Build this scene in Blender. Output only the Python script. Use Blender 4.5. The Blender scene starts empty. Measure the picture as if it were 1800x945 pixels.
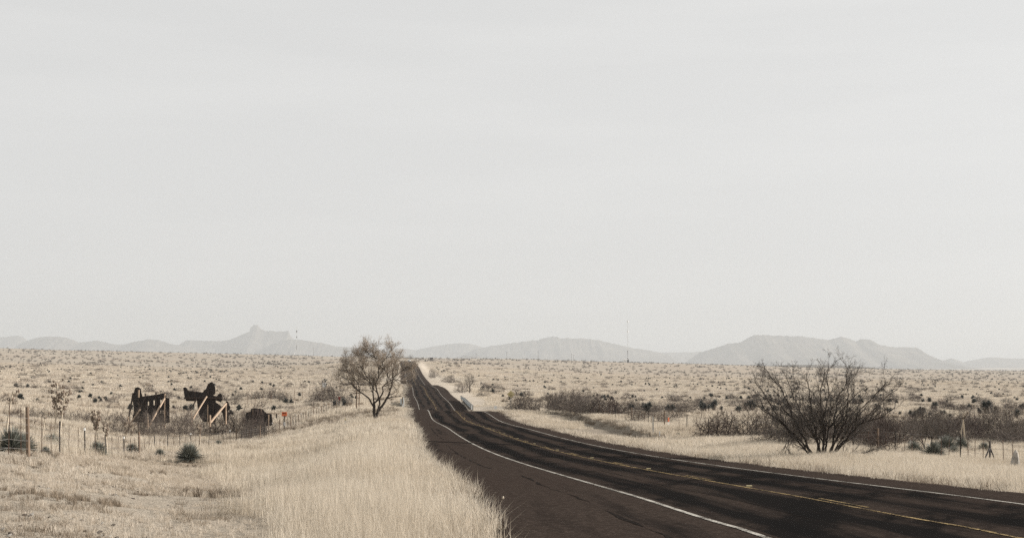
import bpy, math, random
import numpy as np
from mathutils import Vector, Matrix
from mathutils.geometry import tessellate_polygon

R = random.Random(7)
NR = np.random.default_rng(11)
SC = bpy.context.scene
COL = SC.collection

# ------------------------------------------------------------------ camera
F, CX, HY = 2500.0, 900.0, 640.0            # focal length and eye level, in pixels of an 1800 x 945 frame
cam_d = bpy.data.cameras.new('camera')
cam_d.sensor_width = 36.0
cam_d.lens = 36.0 * F / 1800.0
cam_d.clip_start = 0.1
cam_d.clip_end = 80000.0
cam_d.shift_y = (HY - 472.5) / 1800.0
cam = bpy.data.objects.new('camera', cam_d)
cam.location = (0, 0, 0)
cam.rotation_euler = (math.radians(90), 0, 0)
COL.objects.link(cam)
SC.camera = cam

# ------------------------------------------------------------------ sky, sun, exposure
SUN_AZ = math.radians(77)                    # to the right of the view direction
SUN_EL = math.radians(22)
w = bpy.data.worlds.new('World'); SC.world = w; w.use_nodes = True; w.cycles.sampling_method = 'NONE'
nt = w.node_tree; nt.nodes.clear()
sky = nt.nodes.new('ShaderNodeTexSky'); sky.sky_type = 'NISHITA'; sky.sun_disc = False
sky.sun_elevation = SUN_EL; sky.sun_rotation = SUN_AZ
sky.air_density = 1.0; sky.dust_density = 6.0; sky.ozone_density = 1.0; sky.altitude = 1400
hs = nt.nodes.new('ShaderNodeHueSaturation'); hs.inputs['Saturation'].default_value = 0.06
mixn = nt.nodes.new('ShaderNodeMix'); mixn.data_type = 'RGBA'; mixn.inputs[0].default_value = 0.80
mixn.inputs[7].default_value = (4.36, 4.37, 4.33, 1)   # milky winter haze over the blue
bg = nt.nodes.new('ShaderNodeBackground'); bg.inputs[1].default_value = 0.10
wo = nt.nodes.new('ShaderNodeOutputWorld')
nt.links.new(sky.outputs[0], hs.inputs['Color']); nt.links.new(hs.outputs[0], mixn.inputs[6])
tcw = nt.nodes.new('ShaderNodeTexCoord'); mpw = nt.nodes.new('ShaderNodeMapping'); mpw.inputs['Scale'].default_value = (1.6, 1.6, 14.0); mpw.inputs['Rotation'].default_value = (0.05, 0.04, 0.0)
cir = nt.nodes.new('ShaderNodeTexNoise'); cir.inputs['Scale'].default_value = 2.2; cir.inputs['Detail'].default_value = 5
crr = nt.nodes.new('ShaderNodeValToRGB'); crr.color_ramp.elements[0].position = 0.45; crr.color_ramp.elements[1].position = 0.72
crr.color_ramp.elements[0].color = (0.985, 0.985, 0.985, 1); crr.color_ramp.elements[1].color = (1.035, 1.033, 1.03, 1)
cmu = nt.nodes.new('ShaderNodeMix'); cmu.data_type = 'RGBA'; cmu.blend_type = 'MULTIPLY'; cmu.inputs[0].default_value = 1.0   # thin cirrus streaks
nt.links.new(tcw.outputs['Generated'], mpw.inputs[0]); nt.links.new(mpw.outputs[0], cir.inputs['Vector']); nt.links.new(cir.outputs['Fac'], crr.inputs[0])
nt.links.new(mixn.outputs[2], cmu.inputs[6]); nt.links.new(crr.outputs[0], cmu.inputs[7]); nt.links.new(cmu.outputs[2], bg.inputs[0]); nt.links.new(bg.outputs[0], wo.inputs[0])
sl = bpy.data.lights.new('sun', 'SUN'); sl.energy = 5.0; sl.angle = math.radians(0.5); sl.color = (1.0, 0.95, 0.89)
so = bpy.data.objects.new('sun', sl); COL.objects.link(so)
sd = Vector((math.sin(SUN_AZ) * math.cos(SUN_EL), math.cos(SUN_AZ) * math.cos(SUN_EL), math.sin(SUN_EL)))
so.rotation_euler = sd.to_track_quat('Z', 'Y').to_euler(); so.location = (60, 20, 60)
SC.view_settings.view_transform = 'Standard'; SC.view_settings.look = 'None'
SC.view_settings.exposure = 0.78; SC.view_settings.gamma = 1.0
SC.view_settings.use_curve_mapping = False
SC.render.engine = 'CYCLES'
cy = SC.cycles
cy.max_bounces = 5; cy.diffuse_bounces = 2; cy.glossy_bounces = 2; cy.transmission_bounces = 2
cy.volume_bounces = 1; cy.transparent_max_bounces = 4
cy.use_denoising = False; cy.sample_clamp_indirect = 2.5
cy.use_adaptive_sampling = False

# ------------------------------------------------------------------ helpers
def tag(o, label=None, cat=None, group=None, kind=None):
    if label: o['label'] = label
    if cat: o['category'] = cat
    if group: o['group'] = group
    if kind: o['kind'] = kind
    return o

def mesh(name, v, f, mat=None, smooth=False):
    me = bpy.data.meshes.new(name)
    v = np.asarray(v, dtype=np.float64).reshape(-1, 3)
    me.from_pydata(v.tolist(), [], f if isinstance(f, list) else f.tolist())
    if mat is not None: me.materials.append(mat)
    if smooth: me.polygons.foreach_set('use_smooth', [True] * len(me.polygons))
    me.update()
    return me

def obj(name, me, parent=None, loc=None, rz=0.0, sc=None):
    o = bpy.data.objects.new(name, me); COL.objects.link(o)
    if loc is not None: o.location = loc
    if rz: o.rotation_euler = (0, 0, rz)
    if sc is not None: o.scale = (sc, sc, sc) if not hasattr(sc, '__len__') else sc
    if parent is not None: o.parent = parent
    return o

def empty(name, loc, rz=0.0, sc=None):
    o = obj(name, None, None, loc, rz, sc); o.empty_display_size = 0.2
    return o

class MB:
    """collects boxes, bars, tubes and plates into one mesh"""
    def __init__(s): s.v = []; s.f = []; s.n = 0
    def add(s, v, f):
        v = np.asarray(v, float).reshape(-1, 3); s.v.append(v)
        s.f += [[i + s.n for i in q] for q in f]; s.n += len(v); return s
    def box(s, x0, x1, y0, y1, z0, z1):
        v = [(x0,y0,z0),(x1,y0,z0),(x1,y1,z0),(x0,y1,z0),(x0,y0,z1),(x1,y0,z1),(x1,y1,z1),(x0,y1,z1)]
        return s.add(v, [(0,3,2,1),(4,5,6,7),(0,1,5,4),(1,2,6,5),(2,3,7,6),(3,0,4,7)])
    def beam(s, a, b, w, h=None):
        """rectangular bar from a to b"""
        h = h or w; a = Vector(a); b = Vector(b); d = (b - a).normalized()
        up = Vector((0,0,1)) if abs(d.z) < 0.95 else Vector((0,1,0))
        x = d.cross(up).normalized() * (w / 2); y = x.normalized().cross(d) * (h / 2)
        v = []
        for p in (a, b):
            for i, j in ((-1,-1),(1,-1),(1,1),(-1,1)): v.append(p + x * i + y * j)
        return s.add([tuple(q) for q in v], [(3,2,1,0),(4,5,6,7),(0,1,5,4),(1,2,6,5),(2,3,7,6),(3,0,4,7)])
    def tube(s, pts, rad, sides=6, cap=True):
        v, f = tube_np(np.asarray(pts, float), np.broadcast_to(np.asarray(rad, float), (len(pts),)), sides)
        if cap:
            n = len(pts); f = f + [list(range(sides))[::-1], [(n - 1) * sides + k for k in range(sides)]]
        return s.add(v, f)
    def build(s, name, mat, parent=None, smooth=False, **k):
        return obj(name, mesh(name, np.concatenate(s.v), s.f, mat, smooth), parent, **k)
    def me(s, name, mat, smooth=False): return mesh(name, np.concatenate(s.v), s.f, mat, smooth)

def crs(a, b):
    x, y, z = a.T; u, v, w_ = b.T
    return np.array([y * w_ - z * v, z * u - x * w_, x * v - y * u]).T
def tube_np(p, r, sides):
    n = len(p)
    t = np.empty_like(p); t[0] = p[1] - p[0]; t[-1] = p[-1] - p[-2]; t[1:-1] = p[2:] - p[:-2]; t /= np.sqrt((t * t).sum(1))[:, None] + 1e-12
    ref = np.array([0.31, 0.87, 0.38]) if abs(t[:, 2]).mean() > 0.6 else np.array([0.1, 0.2, 0.97])
    a = crs(t, ref); a /= np.sqrt((a * a).sum(1))[:, None] + 1e-12
    b = crs(t, a)
    ang = np.arange(sides) * (2 * math.pi / sides)
    v = p[:, None, :] + r[:, None, None] * (a[:, None, :] * np.cos(ang)[None, :, None] + b[:, None, :] * np.sin(ang)[None, :, None])
    f = []
    for i in range(n - 1):
        for k in range(sides):
            k2 = (k + 1) % sides
            f.append([i * sides + k, i * sides + k2, (i + 1) * sides + k2, (i + 1) * sides + k])
    return v.reshape(-1, 3), f

# ------------------------------------------------------------------ materials
def mat(name, col, rough=0.9, var=0.0, scale=4.0, spec=0.2, metal=0.0, trans=0.0, bump=0.0, col2=None, coord='Object', stretch=None):
    m = bpy.data.materials.new(name); m.use_nodes = True
    n = m.node_tree.nodes; L = m.node_tree.links
    b = n['Principled BSDF']
    b.inputs['Roughness'].default_value = rough
    b.inputs['Specular IOR Level'].default_value = spec
    b.inputs['Metallic'].default_value = metal
    b.inputs['Base Color'].default_value = (*col, 1)
    if var or col2 or bump:
        tc = n.new('ShaderNodeTexCoord'); src = tc.outputs[coord] if coord != 'World' else n.new('ShaderNodeNewGeometry').outputs['Position']
        if stretch:
            mp = n.new('ShaderNodeMapping'); mp.inputs['Scale'].default_value = stretch
            L.new(src, mp.inputs[0]); src = mp.outputs[0]
        t = n.new('ShaderNodeTexNoise'); t.inputs['Scale'].default_value = scale; t.inputs['Detail'].default_value = 6
        t.inputs['Roughness'].default_value = 0.65
        L.new(src, t.inputs['Vector'])
        rp = n.new('ShaderNodeValToRGB')
        c2 = col2 or tuple(c * (1 - var) for c in col); c1 = col if col2 else tuple(min(1, c * (1 + var)) for c in col)
        rp.color_ramp.elements[0].position = 0.33; rp.color_ramp.elements[1].position = 0.67
        rp.color_ramp.elements[0].color = (*c2, 1); rp.color_ramp.elements[1].color = (*c1, 1)
        L.new(t.outputs['Fac'], rp.inputs[0]); L.new(rp.outputs[0], b.inputs['Base Color'])
        if bump:
            bp = n.new('ShaderNodeBump'); bp.inputs['Strength'].default_value = bump; bp.inputs['Distance'].default_value = 0.05
            L.new(t.outputs['Fac'], bp.inputs['Height']); L.new(bp.outputs[0], b.inputs['Normal'])
    if trans:
        tr = n.new('ShaderNodeBsdfTranslucent'); mx = n.new('ShaderNodeMixShader'); mx.inputs[0].default_value = trans
        src = b.inputs['Base Color'].links[0].from_socket if b.inputs['Base Color'].links else None
        if src: L.new(src, tr.inputs[0])
        else: tr.inputs[0].default_value = (*col, 1)
        out = n['Material Output']
        L.new(b.outputs[0], mx.inputs[1]); L.new(tr.outputs[0], mx.inputs[2]); L.new(mx.outputs[0], out.inputs[0])
    return m

class NB:
    """small helper for longer node materials"""
    def __init__(s, name):
        s.m = bpy.data.materials.new(name); s.m.use_nodes = True
        s.n = s.m.node_tree.nodes; s.l = s.m.node_tree.links; s.b = s.n['Principled BSDF']
    def node(s, t, **k):
        o = s.n.new(t)
        for a, v in k.items(): setattr(o, a, v)
        return o
    def lk(s, a, b): s.l.new(a, b)
    def noise(s, vec, scale, detail=5, rough=0.6, mul=None):
        if mul:
            mp = s.node('ShaderNodeMapping'); mp.inputs['Scale'].default_value = mul; s.lk(vec, mp.inputs[0]); vec = mp.outputs[0]
        t = s.node('ShaderNodeTexNoise'); t.inputs['Scale'].default_value = scale
        t.inputs['Detail'].default_value = detail; t.inputs['Roughness'].default_value = rough
        s.lk(vec, t.inputs['Vector']); return t.outputs['Fac']
    def ramp(s, fac, p0, p1, c0=(0,0,0), c1=(1,1,1)):
        r = s.node('ShaderNodeValToRGB'); e = r.color_ramp.elements
        e[0].position = p0; e[1].position = p1; e[0].color = (*c0, 1); e[1].color = (*c1, 1)
        s.lk(fac, r.inputs[0]); return r.outputs[0]
    def mix(s, fac, a, b):
        x = s.node('ShaderNodeMix', data_type='RGBA')
        if isinstance(fac, (int, float)): x.inputs[0].default_value = fac
        else: s.lk(fac, x.inputs[0])
        for i, c in ((6, a), (7, b)):
            if isinstance(c, tuple): x.inputs[i].default_value = (*c, 1)
            else: s.lk(c, x.inputs[i])
        return x.outputs[2]
    def math(s, op, a, b=0.0):
        x = s.node('ShaderNodeMath', operation=op)
        for i, c in ((0, a), (1, b)):
            if isinstance(c, (int, float)): x.inputs[i].default_value = c
            else: s.lk(c, x.inputs[i])
        return x.outputs[0]
    def attr(s, name):
        return s.node('ShaderNodeAttribute', attribute_name=name)

M = {}
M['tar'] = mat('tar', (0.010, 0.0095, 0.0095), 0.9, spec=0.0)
M['crack'] = mat('crack_filler', (0.020, 0.017, 0.0155), 0.95, 0.4, 6, spec=0.0)
M['bark'] = mat('bark', (0.045, 0.036, 0.029), 0.95, 0.35, 6, bump=0.4)
M['twig'] = mat('twig', (0.24, 0.195, 0.155), 0.95, 0.25, 2)
M['tan_leaf'] = mat('tan_leaf', (0.42, 0.345, 0.262), 0.9, 0.25, 1.2, trans=0.25)
M['shrub_bark'] = mat('shrub_bark', (0.045, 0.036, 0.030), 0.95, 0.35, 5)
M['shrub_twig'] = mat('shrub_twig', (0.112, 0.091, 0.076), 0.95, 0.3, 1.5)
M['bush_twig'] = mat('bush_twig', (0.105, 0.091, 0.079), 0.95, 0.3, 1.5)
M['grey_twig'] = mat('grey_twig', (0.105, 0.088, 0.074), 0.95, 0.3, 1.5)
M['red_twig'] = mat('red_twig', (0.072, 0.053, 0.045), 0.95, 0.3, 1.5)
M['sotol'] = mat('sotol', (0.150, 0.154, 0.130), 0.6, 0.45, 5, spec=0.35)
M['sotol_dry'] = mat('sotol_dry', (0.34, 0.29, 0.225), 0.9, 0.3, 5)
M['yucca'] = mat('yucca', (0.052, 0.056, 0.049), 0.6, 0.35, 3, spec=0.35)
M['yucca_dry'] = mat('yucca_dry', (0.20, 0.165, 0.13), 0.9, 0.3, 3)
M['stalk'] = mat('stalk', (0.48, 0.41, 0.32), 0.9, 0.2, 3)
M['pod'] = mat('pod', (0.17, 0.13, 0.10), 0.9, 0.7, 9)
M['post_wood'] = mat('post_wood', (0.17, 0.122, 0.088), 0.9, 0.35, 3, stretch=(6, 6, 0.7))
M['steel'] = mat('steel', (0.045, 0.038, 0.034), 0.7, 0.4, 8)
M['rust'] = mat('rust', (0.085, 0.050, 0.034), 0.85, 0.4, 8)
M['wire'] = mat('wire', (0.20, 0.185, 0.17), 0.6, spec=0.4)
M['plywood'] = mat('plywood', (0.034, 0.028, 0.025), 0.9, 0.35, 1.5, stretch=(1, 1, 3))
M['lumber'] = mat('lumber', (0.46, 0.345, 0.25), 0.85, 0.2, 3, stretch=(5, 5, 0.6))
M['dark_lumber'] = mat('dark_lumber', (0.055, 0.042, 0.034), 0.9, 0.3, 3)
M['galv'] = mat('galvanised', (0.36, 0.38, 0.37), 0.5, 0.2, 3, spec=0.5, metal=0.3)
M['white'] = mat('white_paint', (0.74, 0.74, 0.72), 0.6, 0.06, 3)
M['concrete'] = mat('concrete', (0.52, 0.50, 0.46), 0.9, 0.15, 2)
M['weathered'] = mat('weathered_concrete', (0.16, 0.165, 0.155), 0.9, 0.25, 1.5)
M['yellow'] = mat('sign_yellow', (0.56, 0.47, 0.26), 0.6, 0.12, 4)
M['ochre'] = mat('sign_ochre', (0.33, 0.24, 0.07), 0.6)
M['orange'] = mat('sign_orange', (0.80, 0.20, 0.08), 0.6, 0.1, 5)
M['black'] = mat('sign_black', (0.03, 0.025, 0.025), 0.7)
M['red'] = mat('sign_red', (0.17, 0.035, 0.03), 0.7)
M['grey_metal'] = mat('grey_metal', (0.32, 0.32, 0.31), 0.6, 0.1)
M['dark_metal'] = mat('dark_metal', (0.06, 0.055, 0.05), 0.7)
M['rock'] = mat('rock', (0.36, 0.33, 0.29), 0.95, 0.3, 3, bump=0.6)
M['roof_dark'] = mat('roof_dark', (0.05, 0.045, 0.045), 0.8)
M['mast_dark'] = mat('mast_dark', (0.11, 0.10, 0.10), 0.7)
M['mast'] = mat('mast_steel', (0.52, 0.52, 0.51), 0.6)
M['pole'] = mat('pole_wood', (0.10, 0.085, 0.075), 0.9, 0.2, 2)

# ------------------------------------------------------------------ the lie of the land
YK = np.array([22,32,42,52,64,80,100,125,155,190,222,255,290,330,380,430,470,505,540,580,680,850,1050,1290.])
XK = np.array([7.094,6.165,5.064,3.996,2.859,1.527,-0.042,-2.048,-4.921,-7.525,-9.865,-12.363,-15.084,-18.239,-22.594,-26.31,-29.377,-32.161,-35.028,-38.536,-46.607,-59.937,-75.457,-94.874])
ZK = np.array([-2.508,-2.903,-3.287,-3.657,-4.074,-4.576,-5.105,-5.627,-6.103,-6.208,-7.242,-8.452,-9.562,-8.864,-8.12,-7.454,-7.457,-7.619,-7.793,-8.622,-8.028,-5.846,-1.72,3.015])
BK = np.array([-0.008,-0.013,-0.019,-0.023,-0.027,-0.03,-0.031,-0.031,-0.029,-0.026,-0.022,-0.019,-0.016,-0.014,-0.012,-0.011,-0.01,-0.009,-0.008,-0.007,-0.006,-0.006,-0.005,-0.004])
TK = np.log(YK)
def herm(V, Y):
    t = np.log(np.clip(Y, YK[0], YK[-1])); m = np.gradient(V, TK)
    i = np.clip(np.searchsorted(TK, t) - 1, 0, len(TK) - 2); h = TK[i+1] - TK[i]; s = (t - TK[i]) / h
    return (2*s**3-3*s**2+1)*V[i]+(s**3-2*s**2+s)*h*m[i]+(-2*s**3+3*s**2)*V[i+1]+(s**3-s**2)*h*m[i+1]
def road_x(Y):
    Y = np.asarray(Y, float)
    return herm(XK, Y) + np.minimum(Y - 22, 0) * -0.09 + np.maximum(Y - 1290, 0) * -0.082
def road_z(Y):
    Y = np.asarray(Y, float)
    return herm(ZK, Y) + np.clip((22 - Y), 0, 20) * 0.03 - np.maximum(Y - 1290, 0) * 0.02
def road_b(Y): return herm(BK, np.asarray(Y, float))
def EL(Y): return np.interp(Y, [12, 18, 24, 60, 90, 200], [8.3, 7.65, 7.3, 7.1, 6.65, 6.5])
def ER(Y): return np.interp(Y, [20, 200, 260, 400, 600], [5.9, 5.7, 6.6, 6.5, 6.6])
def road_pt(Y, t):
    """point on the road surface at depth Y of the centre line, t metres to the right"""
    Y = np.asarray(Y, float); e = 0.5
    dx = (road_x(Y + e) - road_x(Y - e)) / (2 * e); Ln = np.sqrt(1 + dx * dx)
    return np.stack([road_x(Y) + t / Ln, Y - t * dx / Ln, road_z(Y) + t * road_b(Y)], -1)
def road_t(x, y):
    dx = (road_x(y + .5) - road_x(y - .5)); return (x - road_x(y)) / np.sqrt(1 + dx * dx)

ctrl = []
def colpts(px, rows):
    for d, py in rows: ctrl.append((px, py, d))
colpts(-150, [(14,945),(25,858),(45,790),(70,768),(120,742),(200,712),(400,677),(1000,643),(2000,619),(3000,608),(6000,645)])
colpts(0, [(14.5,945),(25,856),(45,792),(70,775),(120,748),(200,717),(400,681),(1000,646),(2000,622),(3000,612),(6000,645)])
colpts(250, [(16,945),(30,882),(60,832),(92,799),(130,777),(180,753),(300,714),(500,688),(1000,655),(2000,632),(3000,618),(6000,646)])
colpts(450, [(18,945),(40,872),(80,814),(150,776),(200,753),(300,720),(500,690),(1000,660),(2000,636),(3000,623),(6000,647)])
colpts(600, [(19,945),(60,843),(100,788),(150,748),(230,719),(300,705),(500,682),(1000,657),(2000,638),(2800,627.5),(6000,648)])
colpts(900, [(230,720),(300,710),(500,694),(1000,665),(2000,641),(2500,632.5),(6000,648)])
colpts(1100, [(105,776),(130,757),(180,738),(250,724),(400,705),(700,684),(1000,669),(2000,646),(2500,638.5),(6000,648)])
colpts(1300, [(75,784),(110,765),(180,739),(250,726),(400,706),(1000,671),(2000,651),(2600,643.5),(6000,649)])
colpts(1500, [(66,803),(90,789),(150,754),(250,726),(400,706),(1000,673),(2500,652),(3400,647.5),(6000,649.5)])
colpts(1800, [(55,834),(70,817),(100,792),(150,763),(250,731),(400,711),(1000,678),(2500,656.5),(5000,652),(9000,653.5)])
colpts(1950, [(48,850),(70,822),(100,795),(150,765),(250,733),(400,712),(1000,679),(2500,657),(5000,652.3),(9000,653.5)])
for px in (-150, 0, 250, 450, 600, 900, 1100, 1300, 1500, 1800, 1950):
    for d, z in ((12000, -52), (18000, -50), (30000, -50)): ctrl.append((px, HY - F * z / d, d))
for Y in (24, 30, 38, 46, 56, 68, 82, 100, 122, 148, 178, 210, 245, 290, 345, 410, 480, 540, 590, 680, 800, 950, 1100, 1290):
    for t in (-float(EL(Y)), float(ER(Y))):
        p = road_pt(Y, t); ctrl.append((CX + F * p[0] / p[1], HY - F * p[2] / p[1], p[1]))
ctrl = np.array(ctrl)
US = 1 / 350.0
CP = np.stack([(ctrl[:, 0] - CX) * US, np.log(ctrl[:, 2]) * 2.0], -1)
def kern(r2): return r2 * np.log(r2 + 1e-9) * 0.5
def tps_fit(P, V, lam=0.02):
    n = len(P); K = kern(((P[:, None] - P[None]) ** 2).sum(-1)) + lam * np.eye(n)
    Q = np.concatenate([np.ones((n, 1)), P], 1)
    A = np.block([[K, Q], [Q.T, np.zeros((3, 3))]])
    return np.linalg.solve(A, np.concatenate([V, np.zeros(3)]))
WT = tps_fit(CP, ctrl[:, 1])
def field(x, y):
    d = np.clip(y, 14.0, 30000.0); u = np.clip((F * x / np.maximum(y, 14.0)), -1080, 1080) * US
    P = np.stack([u, np.log(d) * 2.0], -1)
    out = np.empty(len(P))
    for i in range(0, len(P), 60000):
        q = P[i:i+60000]
        out[i:i+60000] = kern(((q[:, None] - CP[None]) ** 2).sum(-1)) @ WT[:-3] + WT[-3] + q @ WT[-2:]
    return (HY - out) * d / F
def vnoise(x, y, s, seed=0):
    """cheap smooth value noise, roughly -1..1"""
    x = x / s; y = y / s
    xi = np.floor(x).astype(np.int64); yi = np.floor(y).astype(np.int64); fx = x - xi; fy = y - yi
    fx = fx * fx * (3 - 2 * fx); fy = fy * fy * (3 - 2 * fy)
    def h(a, b):
        n = (a * 374761393 + b * 668265263 + seed * 974711) & 0x7fffffff
        n = ((n ^ (n >> 13)) * 1274126177) & 0x7fffffff
        return ((n ^ (n >> 16)) & 0xffff) / 32767.5 - 1
    return (h(xi, yi)*(1-fx)+h(xi+1, yi)*fx)*(1-fy)+(h(xi, yi+1)*(1-fx)+h(xi+1, yi+1)*fx)*fy
def sstep(a, b, x):
    t = np.clip((x - a) / (b - a), 0, 1); return t * t * (3 - 2 * t)
BY = np.array([60, 100, 110, 140, 175, 215, 240]); BX = np.array([12., 11.0, 10.3, 10.2, 8.4, 5.4, 3.0])   # foot of the cut bank beside the dirt track
def bank(x, y):
    lat = x - np.interp(y, BY, BX) - 0.5 * vnoise(x * 0, y, 5.0, 5)
    a = sstep(98, 118, y) * (1 - sstep(205, 222, y))
    return (sstep(-0.05, 0.45, lat) * (.5 + .15 * vnoise(x * 0, y, 7.0, 6)) * (1 - sstep(10, 26, lat)) - 0.15 * sstep(-6, -2, lat) * (1 - sstep(-0.05, 0.45, lat))) * a
def terrain(x, y):
    x = np.atleast_1d(np.asarray(x, float)); y = np.atleast_1d(np.asarray(y, float))
    z = field(x, y)
    amp = np.clip(y, 20, 3000)
    z = z + vnoise(x, y, 1.3, 1) * 0.03 * (y < 260) + vnoise(x, y, 6, 2) * 0.06 + vnoise(x, y, 40, 3) * 0.12 * (amp > 60)
    z = z + vnoise(x, y, 260, 4) * 0.9 * sstep(400, 900, y) + vnoise(x, y, 90, 9) * 0.35 * sstep(300, 700, y)
    z = z + (vnoise(x, y, .5, 71) * .5 + vnoise(x, y, 1.0, 72)) * .045 * (y < 75) * (1 - sstep(-7, -4, x + .12 * (20 - y)))
    z = z + bank(x, y)
    t = road_t(x, y); zr = road_z(y) + t * road_b(y)
    out = np.where(t > 0, t - ER(y), -t - EL(y))            # metres outside the pavement edge
    on = (y < 1420)
    wgt = sstep(0.0, 7.0, out)
    zz = zr - 0.10 - 0.22 * np.clip(-out, 0, 1) + wgt * (z - zr + 0.10)
    return np.where(on, zz, z)
def tz(x, y): return float(terrain(x, y)[0])
DS = np.exp(np.linspace(math.log(15), math.log(4000), 900))
def hit(px, py):
    """where the sight line through a photo point meets the ground"""
    x = (px - CX) / F * DS; v = HY - F * terrain(x, DS) / DS
    k = np.where(v <= py)[0]; k = k[0] if len(k) else len(DS) - 1
    return (x[k], DS[k], tz(x[k], DS[k]))
def at(px, d):
    x = (px - CX) / F * d; return (x, d, tz(x, d))

# ground sheet
NU, NV = 640, 640
uu = np.linspace(-1, 1, NU); uu = np.sign(uu) * (0.75 * np.abs(uu) + 0.25 * np.abs(uu) ** 3)
vv = np.concatenate([np.linspace(-160, 12, 24)[:-1], np.exp(np.linspace(math.log(12), math.log(34000), NV - 23))])
gy = np.repeat(vv, NU); gx = np.tile(uu, len(vv)) * (0.52 * np.maximum(gy, 0) + 26 + np.where(gy < 0, 60, 0) + 60 * (1 - sstep(-10, 20, gy)))
gz = terrain(gx, gy)
idx = np.arange(len(vv) * NU).reshape(len(vv), NU)
quads = np.stack([idx[:-1, :-1], idx[:-1, 1:], idx[1:, 1:], idx[1:, :-1]], -1).reshape(-1, 4)
def grid_mesh(name, V, quads, m, smooth=True):
    me = bpy.data.meshes.new(name)
    me.vertices.add(len(V)); me.vertices.foreach_set('co', V.astype(np.float32).ravel())
    me.loops.add(quads.size); me.loops.foreach_set('vertex_index', quads.astype(np.int32).ravel())
    me.polygons.add(len(quads)); me.polygons.foreach_set('loop_start', np.arange(0, quads.size, 4, dtype=np.int32))
    me.polygons.foreach_set('use_smooth', np.full(len(quads), smooth))
    me.materials.append(m); me.update(calc_edges=True); me.validate()
    return me
def fattr(me, name, a):
    at_ = me.attributes.new(name, 'FLOAT', 'POINT'); at_.data.foreach_set('value', np.asarray(a, np.float32))

nb = NB('dry_grassland')
pos = nb.node('ShaderNodeNewGeometry').outputs['Position']
n1 = nb.noise(pos, 0.02, 6, 0.6, (0.35, 1.0, 1.0)); n2 = nb.noise(pos, 0.35, 6, 0.7); n3 = nb.noise(pos, 3.0, 6, 0.75); n4 = nb.noise(pos, 0.005, 5, 0.55, (0.3, 1.4, 1))
c = nb.mix(nb.ramp(n1, 0.35, 0.66), (0.320, 0.278, 0.224), (0.415, 0.368, 0.303))
c = nb.mix(nb.ramp(n4, 0.42, 0.66), c, (0.365, 0.305, 0.242))
c = nb.mix(nb.math('MULTIPLY', nb.ramp(n2, 0.50, 0.72), 0.55), c, (0.26, 0.222, 0.178))
c = nb.mix(nb.math('MULTIPLY', nb.ramp(n3, 0.45, 0.7), 0.45), c, (0.17, 0.135, 0.105))
c = nb.mix(nb.attr('caliche').outputs['Fac'], c, nb.mix(nb.ramp(n3, 0.3, 0.7), (0.52, 0.46, 0.385), (0.42, 0.36, 0.29)))
c = nb.mix(nb.attr('track').outputs['Fac'], c, nb.mix(nb.ramp(n2, 0.3, 0.7), (0.31, 0.27, 0.215), (0.22, 0.185, 0.15)))
nb.lk(c, nb.b.inputs['Base Color']); nb.b.inputs['Roughness'].default_value = 0.95; nb.b.inputs['Specular IOR Level'].default_value = 0.0
bp = nb.node('ShaderNodeBump'); bp.inputs['Strength'].default_value = 0.8; bp.inputs['Distance'].default_value = 0.25
nb.lk(n3, bp.inputs['Height']); nb.lk(bp.outputs[0], nb.b.inputs['Normal'])
M['ground'] = nb.m
gme = grid_mesh('ground', np.stack([gx, gy, gz], -1), quads, M['ground'])
gt = road_t(gx, gy); outR = gt - ER(gy); outL = -gt - EL(gy)
cal = np.where(gt > 0, sstep(9.5, 6.5, outR + vnoise(gx, gy, 9, 21) * 1.5) * sstep(225, 260, gy), sstep(3.0, 0.8, outL) * sstep(215, 250, gy)) * (gy < 1500)
fattr(gme, 'caliche', np.clip(cal * (0.8 + 0.2 * vnoise(gx, gy, 4, 22)), 0, 1))
lat_b = gx - np.interp(gy, BY, BX)
TRK = lambda x, y: sstep(-6.5, -4.8, x - np.interp(y, BY, BX) + 0.5 * vnoise(x, y, 4, 23)) * (1 - sstep(-0.2, 0.6, x - np.interp(y, BY, BX))) * sstep(98, 115, y) * (1 - sstep(205, 225, y))
fattr(gme, 'track', TRK(gx, gy) * 0.95)
ground = tag(obj('ground', gme), kind='structure')

# ------------------------------------------------------------------ road
ry = np.concatenate([np.arange(-40, 22, 4.0), np.exp(np.linspace(math.log(22), math.log(1400), 620))])
tt = np.array([-1.0, -.965, -.8, -.6, -.4, -.2, 0, .2, .4, .6, .8, .965, 1.0])
V = []; UVt = []; UVs = []
arc = np.concatenate([[0], np.cumsum(np.hypot(np.diff(road_x(ry)), np.diff(ry)))])
for k, a in enumerate(tt):
    e = np.where(a < 0, EL(ry), ER(ry)) * a
    if abs(a) == 1: e = e + (0.10 * vnoise(ry, ry * 0, 1.1, 31 + k) + 0.12 * vnoise(ry, ry * 0, 4.3, 33 + k))
    p = road_pt(ry, e); V.append(p); UVt.append(e); UVs.append(arc)
for sgn, k in ((-1, 0), (1, len(tt) - 1)):     # skirts under both broken edges
    p = V[k].copy(); p[:, 2] -= 0.35; p[:, 0] += sgn * 0.12
    if sgn < 0: V.insert(0, p); UVt.insert(0, UVt[0]); UVs.insert(0, arc)
    else: V.append(p); UVt.append(UVt[-1]); UVs.append(arc)
nc = len(V); n = len(ry)
RV = np.stack(V, 1).reshape(-1, 3); ix = np.arange(n * nc).reshape(n, nc)
rq = np.stack([ix[:-1, :-1], ix[:-1, 1:], ix[1:, 1:], ix[1:, :-1]], -1).reshape(-1, 4)
nb = NB('chip_seal_asphalt')
at_t = nb.attr('lat').outputs['Fac']; at_s = nb.attr('along').outputs['Fac']
cv = nb.node('ShaderNodeCombineXYZ'); nb.lk(at_t, cv.inputs[0]); nb.lk(at_s, cv.inputs[1]); vec = cv.outputs[0]
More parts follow.
